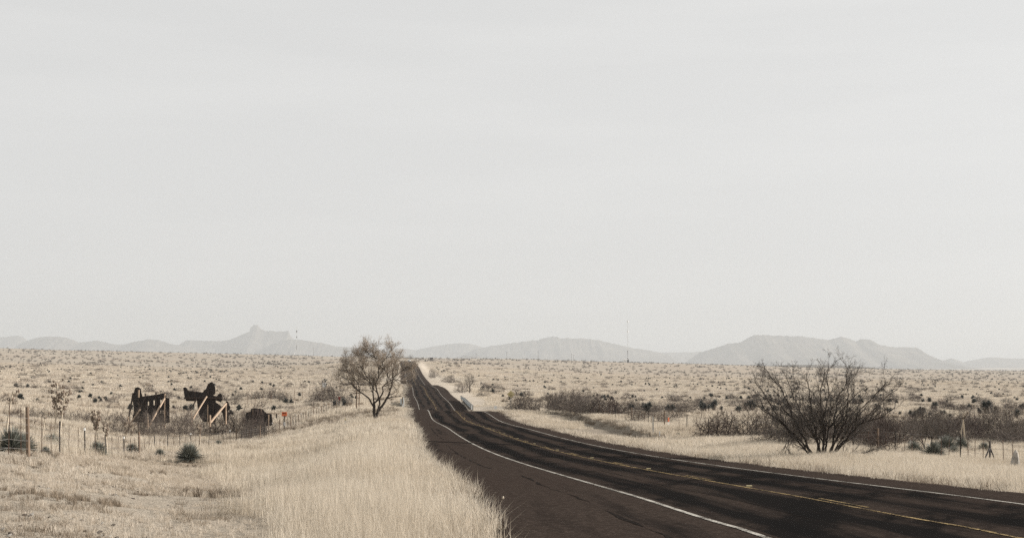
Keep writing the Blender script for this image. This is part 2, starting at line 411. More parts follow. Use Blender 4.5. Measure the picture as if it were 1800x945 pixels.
g = nb.noise(vec, 22, 3, 0.75); sp = nb.noise(vec, 36, 2, 0.8); blot = nb.noise(vec, 1.0, 5, 0.62, (0.9, 0.055, 1)); mpr = nb.node('ShaderNodeMapping'); mpr.inputs['Rotation'].default_value = (0, 0, 0.42); nb.lk(vec, mpr.inputs[0])
blot2 = nb.noise(mpr.outputs[0], 1.0, 6, 0.68, (0.62, 0.13, 1)); big = nb.noise(vec, 0.12, 3, 0.5)
base = nb.mix(nb.ramp(g, 0.3, 0.72), (0.028, 0.0215, 0.0182), (0.116, 0.0895, 0.0745))
g3 = nb.noise(vec, 9, 3, 0.75)
base = nb.mix(nb.math('MULTIPLY', nb.ramp(g3, 0.42, 0.62), 0.45), base, (0.022, 0.0172, 0.015))
base = nb.mix(nb.math('MULTIPLY', nb.ramp(sp, 0.62, 0.70), 0.7), base, (0.17, 0.145, 0.12))
sp2 = nb.noise(vec, 12, 4, 0.9)
g4 = nb.noise(vec, 4, 8, 0.92)
base = nb.mix(nb.math('MULTIPLY', nb.ramp(g4, 0.50, 0.68), 0.60), base, (0.105, 0.083, 0.069))
base = nb.mix(nb.math('MULTIPLY', nb.ramp(g4, 0.50, 0.34), 0.55), base, (0.014, 0.0108, 0.0092))
base = nb.mix(nb.math('MULTIPLY', nb.ramp(sp2, 0.56, 0.72), 0.55), base, (0.115, 0.092, 0.076))
base = nb.mix(nb.math('MULTIPLY', nb.ramp(sp2, 0.44, 0.28), 0.35), base, (0.010, 0.008, 0.007))
far_ = nb.math('MULTIPLY', nb.ramp(nb.math('MULTIPLY', at_s, 0.0025), 0.30, 0.70), 0.085)
base = nb.mix(nb.math('MULTIPLY', nb.ramp(big, 0.35, 0.65), 0.25), base, (0.036, 0.026, 0.0225))
wh = None                                     # four wheel paths, dark with bled binder
for cx_, ww in ((-2.85, .62), (-1.05, .62), (1.0, .55), (2.75, .60)):
    d_ = nb.math('ABSOLUTE', nb.math('SUBTRACT', at_t, cx_)); s_ = nb.math('SUBTRACT', 1.0, nb.math('DIVIDE', d_, ww * 1.5))
    s_ = nb.math('MAXIMUM', s_, 0.0); wh = s_ if wh is None else nb.math('MAXIMUM', wh, s_)
wm = nb.math('MULTIPLY', nb.ramp(nb.math('ADD', nb.math('MULTIPLY', wh, 0.30), nb.math('MULTIPLY', nb.math('SUBTRACT', blot, far_), 1.0)), 0.56, 0.72), 0.90)
base = nb.mix(wm, base, (0.0098, 0.0096, 0.0096))
lane = nb.ramp(nb.math('ABSOLUTE', at_t), 0.0, 1.0)
lm = nb.math('MULTIPLY', nb.ramp(nb.math('SUBTRACT', blot2, far_), 0.50, 0.60), nb.math('LESS_THAN', nb.math('ABSOLUTE', at_t), 3.5))
base = nb.mix(nb.math('MULTIPLY', lm, 0.88), base, (0.0105, 0.0100, 0.0098))
edge = nb.math('MULTIPLY', nb.ramp(nb.noise(vec, 1.0, 4, 0.6, (1.4, 0.10, 1)), 0.57, 0.64), nb.math('LESS_THAN', at_t, -4.3))
base = nb.mix(nb.math('MULTIPLY', edge, 0.22), base, (0.010, 0.009, 0.0088))
base = nb.mix(nb.math('MULTIPLY', nb.ramp(nb.math('ADD', nb.math('MULTIPLY', at_t, -1.0), nb.math('MULTIPLY', blot2, 1.2)), 6.55, 7.1), 0.7), base, (0.013, 0.0115, 0.011))
base = nb.mix(nb.math('MULTIPLY', nb.math('LESS_THAN', nb.math('ABSOLUTE', at_t), 3.62), 0.10), base, (0.006, 0.0052, 0.0050))
nb.lk(base, nb.b.inputs['Base Color'])
nb.lk(nb.math('SUBTRACT', 0.92, nb.math('MULTIPLY', wm, 0.15)), nb.b.inputs['Roughness']); nb.b.inputs['Specular IOR Level'].default_value = 0.0
bp = nb.node('ShaderNodeBump'); bp.inputs['Strength'].default_value = 0.5; bp.inputs['Distance'].default_value = 0.012
nb.lk(g, bp.inputs['Height']); nb.lk(bp.outputs[0], nb.b.inputs['Normal'])
rme = grid_mesh('road', RV, rq, nb.m)
fattr(rme, 'lat', np.stack(UVt, 1).ravel()); fattr(rme, 'along', np.stack(UVs, 1).ravel())
road = tag(obj('road', rme), kind='structure')

def paint(name, c1, holes):
    nb = NB(name); pos = nb.node('ShaderNodeNewGeometry').outputs['Position']
    n = nb.noise(pos, 30, 4, 0.75); n2 = nb.noise(pos, 1.2, 4, 0.6)
    f = nb.ramp(nb.math('ADD', nb.math('MULTIPLY', n, 0.7), nb.math('MULTIPLY', n2, 0.3)), holes, holes + 0.09)
    nb.lk(nb.mix(f, (0.030, 0.025, 0.022), c1), nb.b.inputs['Base Color']); nb.b.inputs['Roughness'].default_value = 0.8; nb.b.inputs['Specular IOR Level'].default_value = 0.0
    return nb.m
M['edge_paint'] = paint('edge_line_paint', (0.46, 0.435, 0.385), 0.45)
M['yellow_paint'] = paint('centre_line_paint', (0.44, 0.325, 0.165), 0.48)
def ribbon(y0, y1, t, wd, lift, step=None):
    N = max(2, int(160 * math.log(max(y1, 23) / max(y0, 20)) + (y1 - y0) / 12 * 0 + 2))
    Y = np.linspace(y0, y1, 2) if N <= 2 else np.exp(np.linspace(math.log(max(y0, 2)), math.log(y1), N))
    a = road_pt(Y, t - wd / 2); b = road_pt(Y, t + wd / 2); a[:, 2] += lift; b[:, 2] += lift
    v = np.stack([a, b], 1).reshape(-1, 3); k = np.arange(len(Y) - 1) * 2
    return v, np.stack([k, k + 1, k + 3, k + 2], -1).tolist()
def mark(name, m, *a):
    v, f = ribbon(*a); return obj(name, mesh(name, v, f, m), road)
for nm, t in (('edge_line', -3.7), ('edge_line', 3.7)): mark(nm, M['edge_paint'], 12, 1390, t, 0.11, 0.008)
mark('centre_line', M['yellow_paint'], 12, 1390, -0.11, 0.095, 0.008)
y = 27.0
while y < 480:
    mark('centre_dash', M['yellow_paint'], y, y + 3.05, 0.13, 0.085, 0.008); y += 12.2
# raised markers beside the centre line
y = 35.5
while y < 150:
    p = road_pt(y, 0.14); MB().box(-.07, .07, -.05, .05, 0, .022).build('road_marker', M['yellow'], road, loc=tuple(p)); y += 12.2
# tarred joints across the pavement
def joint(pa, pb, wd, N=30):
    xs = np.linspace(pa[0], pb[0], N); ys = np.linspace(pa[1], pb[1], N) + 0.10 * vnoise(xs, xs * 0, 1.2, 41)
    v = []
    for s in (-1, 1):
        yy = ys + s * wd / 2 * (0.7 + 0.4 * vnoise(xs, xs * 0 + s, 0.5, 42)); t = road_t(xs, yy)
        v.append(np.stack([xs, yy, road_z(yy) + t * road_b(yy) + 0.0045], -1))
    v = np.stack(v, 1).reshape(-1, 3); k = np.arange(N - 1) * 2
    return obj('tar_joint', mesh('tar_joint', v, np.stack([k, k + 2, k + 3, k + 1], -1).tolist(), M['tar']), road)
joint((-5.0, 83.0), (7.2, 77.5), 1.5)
def crack(y0, y1, t0, wd, seed):
    Y = np.arange(y0, y1, .35); t = t0 + .10 * vnoise(Y, Y * 0, 7.0, seed) + .05 * vnoise(Y, Y * 0, .8, seed + 1); ww = np.maximum(.004, wd * (.45 + .7 * vnoise(Y, Y * 0, 1.1, seed + 2)))
    a, b = road_pt(Y, t - ww / 2), road_pt(Y, t + ww / 2); a[:, 2] += .0042; b[:, 2] += .0042; k = np.arange(len(Y) - 1) * 2
    obj('tar_crack', mesh('tar_crack', np.stack([a, b], 1).reshape(-1, 3), np.stack([k, k + 1, k + 3, k + 2], -1).tolist(), M['crack']), road)
crack(20, 41, -5.0, .16, 301); crack(46, 78, -5.4, .12, 311); crack(33, 70, 1.75, .07, 321); crack(88, 120, -5.2, .13, 331); crack(24, 52, -1.9, .06, 341)
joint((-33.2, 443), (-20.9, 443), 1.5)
# shallow sand scatter is left to the material

# ------------------------------------------------------------------ far hills
nb = NB('desert_hill'); pos = nb.node('ShaderNodeNewGeometry').outputs['Position']
hn = nb.noise(pos, 0.004, 6, 0.65); hn2 = nb.noise(pos, 0.02, 5, 0.7)
c = nb.mix(nb.ramp(hn, 0.35, 0.65), (0.085, 0.075, 0.062), (0.175, 0.150, 0.120)); c = nb.mix(nb.math('MULTIPLY', nb.ramp(hn2, 0.4, 0.65), 0.4), c, (0.07, 0.065, 0.055))
nb.lk(c, nb.b.inputs['Base Color']); nb.b.inputs['Roughness'].default_value = 1.0; nb.b.inputs['Specular IOR Level'].default_value = 0.0
M['hill'] = nb.m
def hill(prof, D, depth, seed, base=-60, gull=0.17, cols=260, rows=44, cliff=0.0, name='hill'):
    prof = np.array(prof, float); px = np.linspace(prof[0, 0], prof[-1, 0], cols)
    X = (px - CX) / F * D
    H = (HY - np.interp(px, prof[:, 0], prof[:, 1])) / F * D
    H = H + vnoise(px, px * 0, 3.0, seed) * 0.012 * (H - base) + vnoise(px, px * 0, 9, seed + 1) * 0.012 * (H - base)
    s = np.concatenate([-np.linspace(1, 0, rows) ** 1.4, (np.linspace(0, 1, rows // 2)[1:]) ** 1.2])
    V = []
    for q in s:
        a = abs(q)
        g = vnoise(px, np.full(cols, q * 60), 22, seed + 2) + 0.55 * vnoise(px + 9 * q, np.full(cols, q * 45), 9, seed + 3) + 0.3 * vnoise(px, np.full(cols, q * 40), 4, seed + 4)
        f = (1 - a) ** (1.7 if cliff == 0 else 1.5)
        if cliff: f = np.where(a < 0.05, 1 - a * cliff / 0.05, (1 - cliff) * ((1 - a) / 0.95) ** 1.7)
        hh = base + (H - base) * f * (1 - gull * np.clip(a * 5, 0, 1) * (0.5 + 0.5 * g) * (1 - a * 0.6))
        y = D + q * depth * (1 + 0.25 * vnoise(px, px * 0, 22, seed + 5) * a)
        V.append(np.stack([X * (y / D) ** 0.0, y, hh], -1))
    V = np.stack(V, 0).reshape(-1, 3); r = len(s); ix = np.arange(r * cols).reshape(r, cols)
    q = np.stack([ix[:-1, :-1], ix[:-1, 1:], ix[1:, 1:], ix[1:, :-1]], -1).reshape(-1, 4)
    return tag(obj(name, grid_mesh(name, V, q, M['hill'])), kind='structure')
hill([(-160,600),(-60,594),(0,592),(20,591),(32,589),(40,592),(48,599),(70,612),(110,640)], 23000, 2400, 100)
hill([(-10,640),(30,607),(42,601),(60,594),(75,591),(105,591),(120,594),(138,601),(150,600),(165,598),(180,599),(195,604),(215,606),(235,600),(260,596),(280,598),(300,604),(340,611),(400,640)], 20000, 2600, 110)
hill([(290,644),(312,606),(327,598),(390,599),(402,597),(430,586),(438,583),(440,576),(446,571),(453,571),(458,577),(466,582),(485,582),(507,581),(511,590),(516,596),(528,601),(560,625),(580,644)], 21500, 2400, 120, cliff=0.16)
hill([(400,645),(450,618),(480,604),(495,598),(515,596),(545,599),(565,602),(590,608),(610,610),(640,613),(690,620),(720,640)], 19500, 2200, 130)
hill([(640,640),(690,612),(715,613),(732,615),(755,609),(790,604),(825,603),(845,609),(870,618),(900,642)], 23500, 2400, 140)
hill([(770,645),(835,613),(870,607),(890,604),(920,600),(945,597),(965,591),(980,591),(985,594),(1030,595),(1052,597),(1075,603),(1110,611),(1150,617),(1175,623),(1210,645)], 21000, 2700, 150)
hill([(1110,640),(1160,619),(1230,618),(1290,620),(1330,640)], 25000, 1800, 160)
hill([(1190,646),(1230,619),(1255,612),(1275,605),(1300,601),(1325,589),(1350,588),(1390,590),(1415,591),(1430,593),(1455,597),(1478,591),(1495,596),(1505,599),(1515,596),(1530,596),(1545,605),(1565,609),(1610,610),(1618,614),(1635,626),(1650,634),(1670,645)], 18500, 2600, 170, cliff=0.10)
hill([(1630,646),(1650,635),(1673,629),(1690,635),(1705,646)], 21500, 1200, 180)
hill([(1670,646),(1700,634),(1740,627),(1765,629),(1800,630),(1850,629),(1920,634),(1990,646)], 22500, 1800, 190)
hill([(755,648),(800,633),(815,624),(840,625),(870,633),(910,648)], 15500, 900, 200)
hill([(1300,651),(1380,641),(1440,640.5),(1500,642.5),(1560,648),(1590,652)], 6200, 500, 210, base=-36, gull=0.1)

# ------------------------------------------------------------------ branching plants
def colonize(P, par, att, step, kill, infl, iters=90, jit=0.25, trop=(0, 0, 0.1), seed=1):
    rg = np.random.default_rng(seed)
    P = [np.array(p, float) for p in P]; par = list(par); A = np.array(att, float)
    nodes = np.array(P); d2 = ((A[:, None] - nodes[None]) ** 2).sum(-1); near = d2.argmin(1); dist = d2.min(1)
    for it in range(iters):
        act = dist < infl * infl
        if not act.any(): break
        ids, inv = np.unique(near[act], return_inverse=True)
        v = A[act] - nodes[near[act]]; v /= np.linalg.norm(v, axis=1)[:, None] + 1e-9
        D = np.zeros((len(ids), 3)); np.add.at(D, inv, v)
        D /= np.linalg.norm(D, axis=1)[:, None] + 1e-9
        D += rg.normal(0, jit, D.shape) + np.array(trop); D /= np.linalg.norm(D, axis=1)[:, None] + 1e-9
        new = nodes[ids] + D * step; base = len(nodes)
        nodes = np.concatenate([nodes, new]); par += ids.tolist()
        d2 = ((A[:, None] - new[None]) ** 2).sum(-1); m = d2.min(1); b = d2.argmin(1)
        up = m < dist; near[up] = base + b[up]; dist[up] = m[up]
        keep = dist > kill * kill
        A = A[keep]; near = near[keep]; dist = dist[keep]
        if not len(A): break
    return nodes, np.array(par)

def skeleton_mesh(nodes, par, r0, expo=2.3, rmax=None, split=None, twigs=None, seed=3, sides=(3, 6), rthick=0.03):
    """tapered tubes along the skeleton; returns (thick MB, thin MB)"""
    rg = np.random.default_rng(seed)
    n = len(nodes); ch = [[] for _ in range(n)]
    for i, p in enumerate(par):
        if p >= 0: ch[p].append(i)
    e = np.zeros(n)
    for i in range(n - 1, -1, -1):
        if not ch[i]: e[i] = r0 ** expo
        if par[i] >= 0: e[par[i]] += e[i]
    r = e ** (1 / expo)
    if rmax: r = np.minimum(r, rmax)
    thick, thin = MB(), MB()
    main = [max(c, key=lambda k: e[k]) if c else -1 for c in ch]
    for i in range(n):
        p = par[i]
        if p >= 0 and main[p] == i: continue
        pts = [nodes[p]] if p >= 0 else []; rr = [r[i]] if p >= 0 else []
        k = i
        while k >= 0:
            pts.append(nodes[k]); rr.append(r[k]); k = main[k]
        if len(pts) < 2: continue
        pts = np.array(pts); rr = np.array(rr); rr[-1] *= 0.5
        big = rr.max() > rthick
        (thick if (split is None or rr.max() > split) else thin).tube(pts, rr, sides[1] if big else sides[0], cap=False)
    if twigs:
        cnt, ln, tr = twigs
        for i in range(n):
            if r[i] > r0 * 2.6 or par[i] < 0: continue
            d0 = nodes[i] - nodes[par[i]]; d0 /= np.linalg.norm(d0) + 1e-9
            for _ in range(int(cnt) + (1 if rg.random() < cnt % 1 else 0)):
                d = d0 + rg.normal(0, 0.55, 3) + (0, 0, 0.15); d /= np.linalg.norm(d)
                L_ = ln * rg.uniform(0.5, 1.2); b = nodes[i] + d * L_ * 0.5 + rg.normal(0, 0.05 * ln, 3); q = b + (d + rg.normal(0, .35, 3)) * L_ * .5
                thin.tube([nodes[i], b, q], [tr, tr * .8, tr * .4], 3, cap=False)
    return thick, thin, r

def ellipsoids(lst, n, rg):
    out = []
    wsum = sum(l[6] if len(l) > 6 else l[3] * l[4] * l[5] for l in lst)
    for l in lst:
        k = int(n * (l[6] if len(l) > 6 else l[3] * l[4] * l[5]) / wsum) + 1
        d = rg.normal(size=(k, 3)); d /= np.linalg.norm(d, axis=1)[:, None]
        d *= rg.random((k, 1)) ** (1 / 2.4)
        out.append(np.array(l[:3]) + d * np.array(l[3:6]))
    return np.concatenate(out)
def limb(nodes, par, pts, start=None, step=0.25, yj=0.5, rg=None, y0=0.0, y1=0.0, wig=0.0):
    """append a hand-laid limb given as (x, z) points; returns the list of its node indices"""
    pts = np.array(pts, float); k = len(pts)
    seg = np.hypot(*np.diff(pts, axis=0).T); L_ = np.concatenate([[0], np.cumsum(seg)])
    s = np.linspace(0, L_[-1], max(2, int(L_[-1] / step)))
    xs = np.interp(s, L_, pts[:, 0]); zs = np.interp(s, L_, pts[:, 1]); ys = y0 + (y1 - y0) * s / L_[-1]
    if wig:
        xs[1:] += np.cumsum(NR.normal(0, wig, len(s) - 1)) * .6; ys[1:] += np.cumsum(NR.normal(0, wig, len(s) - 1)); zs[1:] += NR.normal(0, wig * .4, len(s) - 1)
    ids = []
    for i in range(len(s)):
        if i == 0 and start is not None: ids.append(start); continue
        nodes.append((xs[i], ys[i], zs[i])); par.append(ids[-1] if ids else -1); ids.append(len(nodes) - 1)
    return ids
def near_id(nodes, x, z):
    a = np.array(nodes); return int(((a[:, 0] - x) ** 2 + (a[:, 2] - z) ** 2).argmin())

def leaves(nodes, sel, per, size, spread, rg):
    c = np.repeat(nodes[sel], per, axis=0); c = c + rg.normal(0, spread, c.shape)
    n = len(c); a = rg.normal(size=(n, 3)); a /= np.linalg.norm(a, axis=1)[:, None]
    b = np.cross(a, rg.normal(size=(n, 3))); b /= np.linalg.norm(b, axis=1)[:, None]
    sz = size * rg.uniform(.6, 1.4, (n, 1))
    v = np.stack([c - a * sz, c + b * sz * .35, c + a * sz, c - b * sz * .35], 1).reshape(-1, 3)
    return v, (np.arange(n)[:, None] * 4 + np.arange(4)[None]).tolist()

def grow(rg, out, p, d, L_, r0, lev, kids, ang, up, jit, lrat, seg):
    n = max(3, int(L_ / seg)); pts = [np.array(p, float)]; d = np.array(d, float); ds = []
    for i in range(n):
        d = d + rg.normal(0, jit, 3); d[2] += up; d /= math.sqrt(d @ d)
        pts.append(pts[-1] + d * L_ / n); ds.append(d.copy())
    pts = np.array(pts); rad = np.linspace(r0, r0 * .38, n + 1)
    out.append((pts, rad, lev)); sprout(rg, out, pts, rad, ds, L_, lev, kids, ang, up, jit, lrat, seg)
def sprout(rg, out, pts, rad, ds, L_, lev, kids, ang, up, jit, lrat, seg, t0=.22, lmin=0.0):
    if lev >= len(kids): return
    n = len(pts) - 1; K = kids[lev]; K = int(K) + (rg.random() < K % 1)
    for k in range(K):
        t = t0 + (1 - t0) * (k + rg.random()) / K; t = min(t, .995); i = min(int(t * n), n - 1); f = t * n - i
        p = pts[i] * (1 - f) + pts[i + 1] * f; d = ds[i]; a = math.radians(rg.uniform(*ang))
        q = crs(d, rg.normal(size=3)); q /= math.sqrt(q @ q) + 1e-9
        nd_ = d * math.cos(a) + q * math.sin(a)
        L2 = max(lmin, L_ * (1 - .45 * t)) * lrat[lev] * rg.uniform(.6, 1.25); r2 = max((rad[i] * (1 - f) + rad[i + 1] * f) * rg.uniform(.45, .7), rmin_[0])
        grow(rg, out, p, nd_, L2, r2, lev + 1, kids, ang, up, jit, lrat, seg)
rmin_ = [0.003]
def path(pts, y0, y1, rg, wig, step):
    pts = np.array(pts, float); sl_ = np.hypot(*np.diff(pts, axis=0).T); c = np.concatenate([[0], np.cumsum(sl_)])
    s_ = np.linspace(0, c[-1], max(4, int(c[-1] / step))); m = len(s_)
    w1 = np.convolve(rg.normal(0, wig, m + 4), np.ones(3) / 3, 'same')[2:-2]; w2 = np.convolve(rg.normal(0, wig, m + 4), np.ones(3) / 3, 'same')[2:-2]; w1[0] = w2[0] = 0
    P = np.stack([np.interp(s_, c, pts[:, 0]) + w1, y0 + (y1 - y0) * s_ / c[-1] + w2, np.interp(s_, c, pts[:, 1])], -1)
    d = np.diff(P, axis=0); d /= np.linalg.norm(d, axis=1)[:, None]; return P, list(d), c[-1]
def to_parts(out, lev_thick):
    a, b = MB(), MB()
    for pts, rad, lev in out: (a if lev <= lev_thick else b).tube(pts, rad, 7 if lev == 0 else (5 if lev == 1 else 3), cap=False)
    return a, b

# --- tree on the left verge
S = 98.4
T = lambda L: [((x - 465) / S, (890 - z) / S) for x, z in L]
rg = np.random.default_rng(5); out = []; rmin_[0] = .0075
def limb_t(pts, y0, y1, ra, rb, kids, t0=.25, lb=1.0):
    P, d, L_ = path(T(pts), y0, y1, rg, .06, .22); rad = np.linspace(ra, rb, len(P)); out.append((P, rad, 0))
    sprout(rg, out, P, rad, d, L_, 0, kids, (22, 58), .045, .15, (.46 * lb, .62, .62, .6), .16, t0, 2.9)
K1 = (15, 8, 5.5, 2.0)
limb_t([(462,905),(458,830),(445,760),(450,680)], 0, 0, .20, .13, (0, 0, 0))
limb_t([(468,900),(486,800),(520,740),(570,670),(610,600),(635,500),(650,410)], 0, .6, .17, .075, (5, 5, 4, 1.5), .5, .8)
limb_t([(450,690),(438,580),(430,500),(395,455),(340,425),(300,400)], 0, -.5, .10, .03, K1, .3)
limb_t([(447,730),(400,650),(340,600),(290,570),(200,490),(140,495),(80,480)], 0, .5, .10, .025, K1, .38, .8)
limb_t([(450,690),(510,640),(545,570),(540,520),(590,470),(650,440),(710,440),(760,470),(850,462)], 0, -.9, .10, .022, K1, .35, .75)
limb_t([(490,795),(512,690),(485,580),(465,490),(488,400),(495,330),(480,270)], 0, .9, .11, .04, K1, .35)
limb_t([(645,430),(640,330),(670,260),(690,220)], .55, 1.1, .07, .025, K1, .2)
limb_t([(292,572),(270,480),(230,420),(200,350),(190,300)], .35, 1.0, .05, .02, K1, .2)
limb_t([(495,335),(540,250),(600,180),(630,110)], .9, .6, .05, .02, K1, .2)
limb_t([(485,290),(450,210),(435,120)], .9, .4, .05, .02, K1, .2)
limb_t([(430,500),(380,400),(340,330),(300,270)], -.3, -1.2, .05, .02, K1, .2)
limb_t([(590,472),(600,380),(560,300),(550,230)], -.4, -1.5, .05, .02, K1, .2)
limb_t([(650,415),(720,370),(780,320),(810,300)], .6, .2, .05, .02, K1, .2)
limb_t([(205,400),(150,330),(160,270)], .9, .3, .035, .02, K1, .1)
limb_t([(340,330),(330,250),(300,190)], -.8, -.2, .035, .02, K1, .1)
limb_t([(440,205),(370,150),(350,120)], .4, .8, .035, .02, K1, .1)
limb_t([(205,492),(150,430),(100,400)], .4, .2, .04, .02, (7, 5, 4, 1.5), .2, .7)
limb_t([(640,500),(690,560),(720,520)], .5, -.2, .03, .012, (5, 5, 4), .2, .5)
thk, thn = to_parts(out, 1)
loc = at(660, 146); tree = empty('tree', loc, sc=.95)
tag(tree, 'bare spreading tree with forked dark trunk and tan twigs beside the road', 'tree')
thk.build('trunk', M['bark'], tree, True)
thn.build('crown', M['twig'], tree)
tips = np.concatenate([o_[0][1:] for o_ in out if o_[2] >= 3])
lv, lf = leaves(tips, rg.integers(0, len(tips), 19000), 1, 0.045, 0.12, rg)
obj('leaves', mesh('leaves', lv, lf, M['tan_leaf']), tree)['kind'] = 'stuff'
print('tree tips', len(tips))

# --- many-stemmed bare shrub on the right verge (d about 66 m)
D2 = 66.0; S2 = 4.5 * F / D2
T = lambda L: [((x - 640) / S2, (905 - z) / S2) for x, z in L]
rg = np.random.default_rng(8); out = []; rmin_[0] = .0032
def stem(pts, y1, ra=.054):
    P, d, L_ = path(T(pts), rg.uniform(-.15, .15), y1, rg, .045, .14); rad = np.linspace(ra * rg.uniform(.75, 1.1), .013, len(P)); out.append((P, rad, 0))
    sprout(rg, out, P, rad, d, L_, 0, (17, 8.5, 6, 1.6), (16, 54), .045, .12, (.34, .55, .56, .55), .10, .22, 2.0)
stem([(600,925),(590,800),(560,650),(540,500),(530,400),(500,270)], -0.3)
stem([(640,925),(650,800),(640,680),(600,590)], 0.2); stem([(645,925),(655,720),(660,560),(690,440),(680,300),(690,190)], 0.3)
stem([(660,925),(720,780),(740,640),(760,480),(830,360),(890,270)], 0.7)
stem([(690,925),(780,800),(880,680),(900,650),(1000,610),(1080,585),(1150,520)], -0.5, .07)
stem([(580,925),(510,760),(430,620),(390,480),(330,370),(250,270),(200,220)], 0.6)
stem([(610,925),(600,760),(480,640),(400,560),(330,490),(200,440)], -1.0, .05)
stem([(650,925),(700,700),(820,540),(930,430),(1020,370)], 1.3)
stem([(560,925),(470,800),(430,730),(360,750),(300,830)], -1.2, .035)
stem([(640,925),(570,690),(500,560),(460,460),(420,330),(410,270)], 1.4, .045)
stem([(690,925),(800,860),(900,850),(960,820)], -1.3, .03)
stem([(630,925),(640,740),(600,520),(590,380),(600,240)], -1.2, .05)
stem([(670,925),(740,740),(800,600),(800,430),(780,300),(790,220)], -0.9, .05)
stem([(590,925),(500,820),(380,700),(280,560),(180,400),(110,310)], 0.1, .045)
stem([(690,925),(800,780),(940,640),(1060,520),(1160,430),(1230,390)], 0.6, .045); stem([(680,925),(790,720),(900,540),(1000,430),(1090,330)], -0.8, .045)
stem([(600,925),(480,780),(340,640),(200,540),(110,480)], 0.8, .04)
thk, thn = to_parts(out, 1)
loc = hit(1447, 806)
sh = empty('bare_shrub', loc, sc=(1.05 * loc[1] / D2, 1.1 * loc[1] / D2, 1.06 * loc[1] / D2))
tag(sh, 'large leafless many-stemmed shrub fanning out beside the right edge of the road', 'shrub')
thk.build('stem', M['shrub_bark'], sh, True)
thn.build('twigs', M['bush_twig'], sh)
print('shrub branches', len(out))

# --- mesquite-like bush prototypes (unit: width about 2 m, height about 1.3 m)
def bush(seed, wid, hei, natt, r0, tw, m1, m2, stems=7, step=0.11, flat=1.0):
    rg = np.random.default_rng(seed); nd, pr = [], []
    for k in range(stems):
        a = rg.uniform(0, 6.283); rad = rg.uniform(.02, .12) * wid
        b = rad * 2.4 + 0.05 * wid
        n0 = len(nd); nd.append((rad * math.cos(a), rad * math.sin(a), -0.05)); pr.append(-1)
        nd.append((b * math.cos(a), b * math.sin(a), hei * rg.uniform(.12, .25))); pr.append(n0)
    k = natt; d = rg.normal(size=(k, 3)); d[:, 2] = np.abs(d[:, 2]); d /= np.linalg.norm(d, axis=1)[:, None]; d *= rg.random((k, 1)) ** (1 / 2.6)
    lump = 1 + 0.28 * np.sin(np.arctan2(d[:, 1], d[:, 0]) * 3 + seed) + 0.15 * np.sin(np.arctan2(d[:, 1], d[:, 0]) * 5 + seed * 2)
    att = d * np.array([wid / 2, wid / 2, hei]) * lump[:, None]; att[:, 2] += 0.06 * hei
    nodes, par = colonize(nd, pr, att, step, step * 1.3, 1.6, 60, 0.3, (0, 0, .1), seed)
    thk, thn, rr = skeleton_mesh(nodes, par, r0, 2.3, 0.06, None, (tw, step * 2.6, r0 * .75), seed + 1)
    for v in thn.v: thk.v.append(v)
    off = thk.n; thk.f += [[i + off for i in q] for q in thn.f]; thk.n += thn.n
    return thk.me('bush', m2)
BUSH = [bush(20 + i, 2.2, 1.35, 500, 0.0066, 3, None, M[m]) for i, m in enumerate(('shrub_twig', 'shrub_twig', 'grey_twig', 'red_twig', 'shrub_twig'))]
# --- rosette plants
def rosette(seed, n, L_, wd, m, lo=-0.15, hi=1.45, dry=None, trunk=0.0):
    rg = np.random.default_rng(seed); V, Fc = [], []
    for k in range(n):
        a = rg.uniform(0, 6.283); e = lo + (hi - lo) * rg.random() ** 0.8; l = L_ * rg.uniform(.75, 1.08)
        dr = np.array([math.cos(a) * math.cos(e), math.sin(a) * math.cos(e), math.sin(e)]); sd_ = np.array([-math.sin(a), math.cos(a), 0])
        c = np.array([0, 0, trunk + 0.12 * L_]) + dr * 0.04 * L_; droop = -0.10 * l * math.cos(e)
        o = len(V) * 1
        w0 = wd * rg.uniform(.8, 1.2); tw_ = rg.normal(0, .7); sd_ = sd_ * math.cos(tw_) + np.cross(dr, sd_) * math.sin(tw_); up = np.cross(dr, sd_) * w0 * .35
        p1 = c + dr * l * .45; p2 = c + dr * l + np.array([0, 0, droop])
        b = len(V); V += [c - sd_ * w0, c + sd_ * w0, p1 - sd_ * w0 * .95 - up, p1 + sd_ * w0 * .95 - up, p2]
        Fc += [[b, b + 1, b + 3, b + 2], [b + 2, b + 3, b + 4]]
    return mesh('rosette', V, Fc, m)
SOT = [rosette(40 + i, 620, 0.74, 0.014, M['sotol']) for i in range(3)]
SKIRT = [rosette(50 + i, 90, 0.5, 0.010, M['sotol_dry'], -0.5, 0.25) for i in range(2)]
YUC = []
for i in range(4):                              # clumped yucca: two to five heads on short trunks
    rg = np.random.default_rng(60 + i); mb = MB(); hd = [1, 2, 3, 4][i]
    V = []; Fc = []
    for h in range(hd):
        a = rg.uniform(0, 6.28); rad = 0 if h == 0 else rg.uniform(.3, .6); tr = rg.uniform(.25, .8) if h else .55 + .1 * i
        me_ = rosette(70 + i * 5 + h, 150, 0.48, 0.020, M['yucca'], -0.9, 1.5, trunk=tr)
        co = np.empty(len(me_.vertices) * 3, np.float32); me_.vertices.foreach_get('co', co); co = co.reshape(-1, 3) + (rad * math.cos(a), rad * math.sin(a), 0)
        b = sum(len(x) for x in V); V.append(co); Fc += [[j + b for j in p.vertices] for p in me_.polygons]
        mb.tube([(rad * .6 * math.cos(a), rad * .6 * math.sin(a), -.05), (rad * math.cos(a), rad * math.sin(a), tr + .05)], [.10, .09], 6)
    YUC.append((mesh('leaves', np.concatenate(V), Fc, M['yucca']), mb.me('trunk', M['yucca_dry'])))
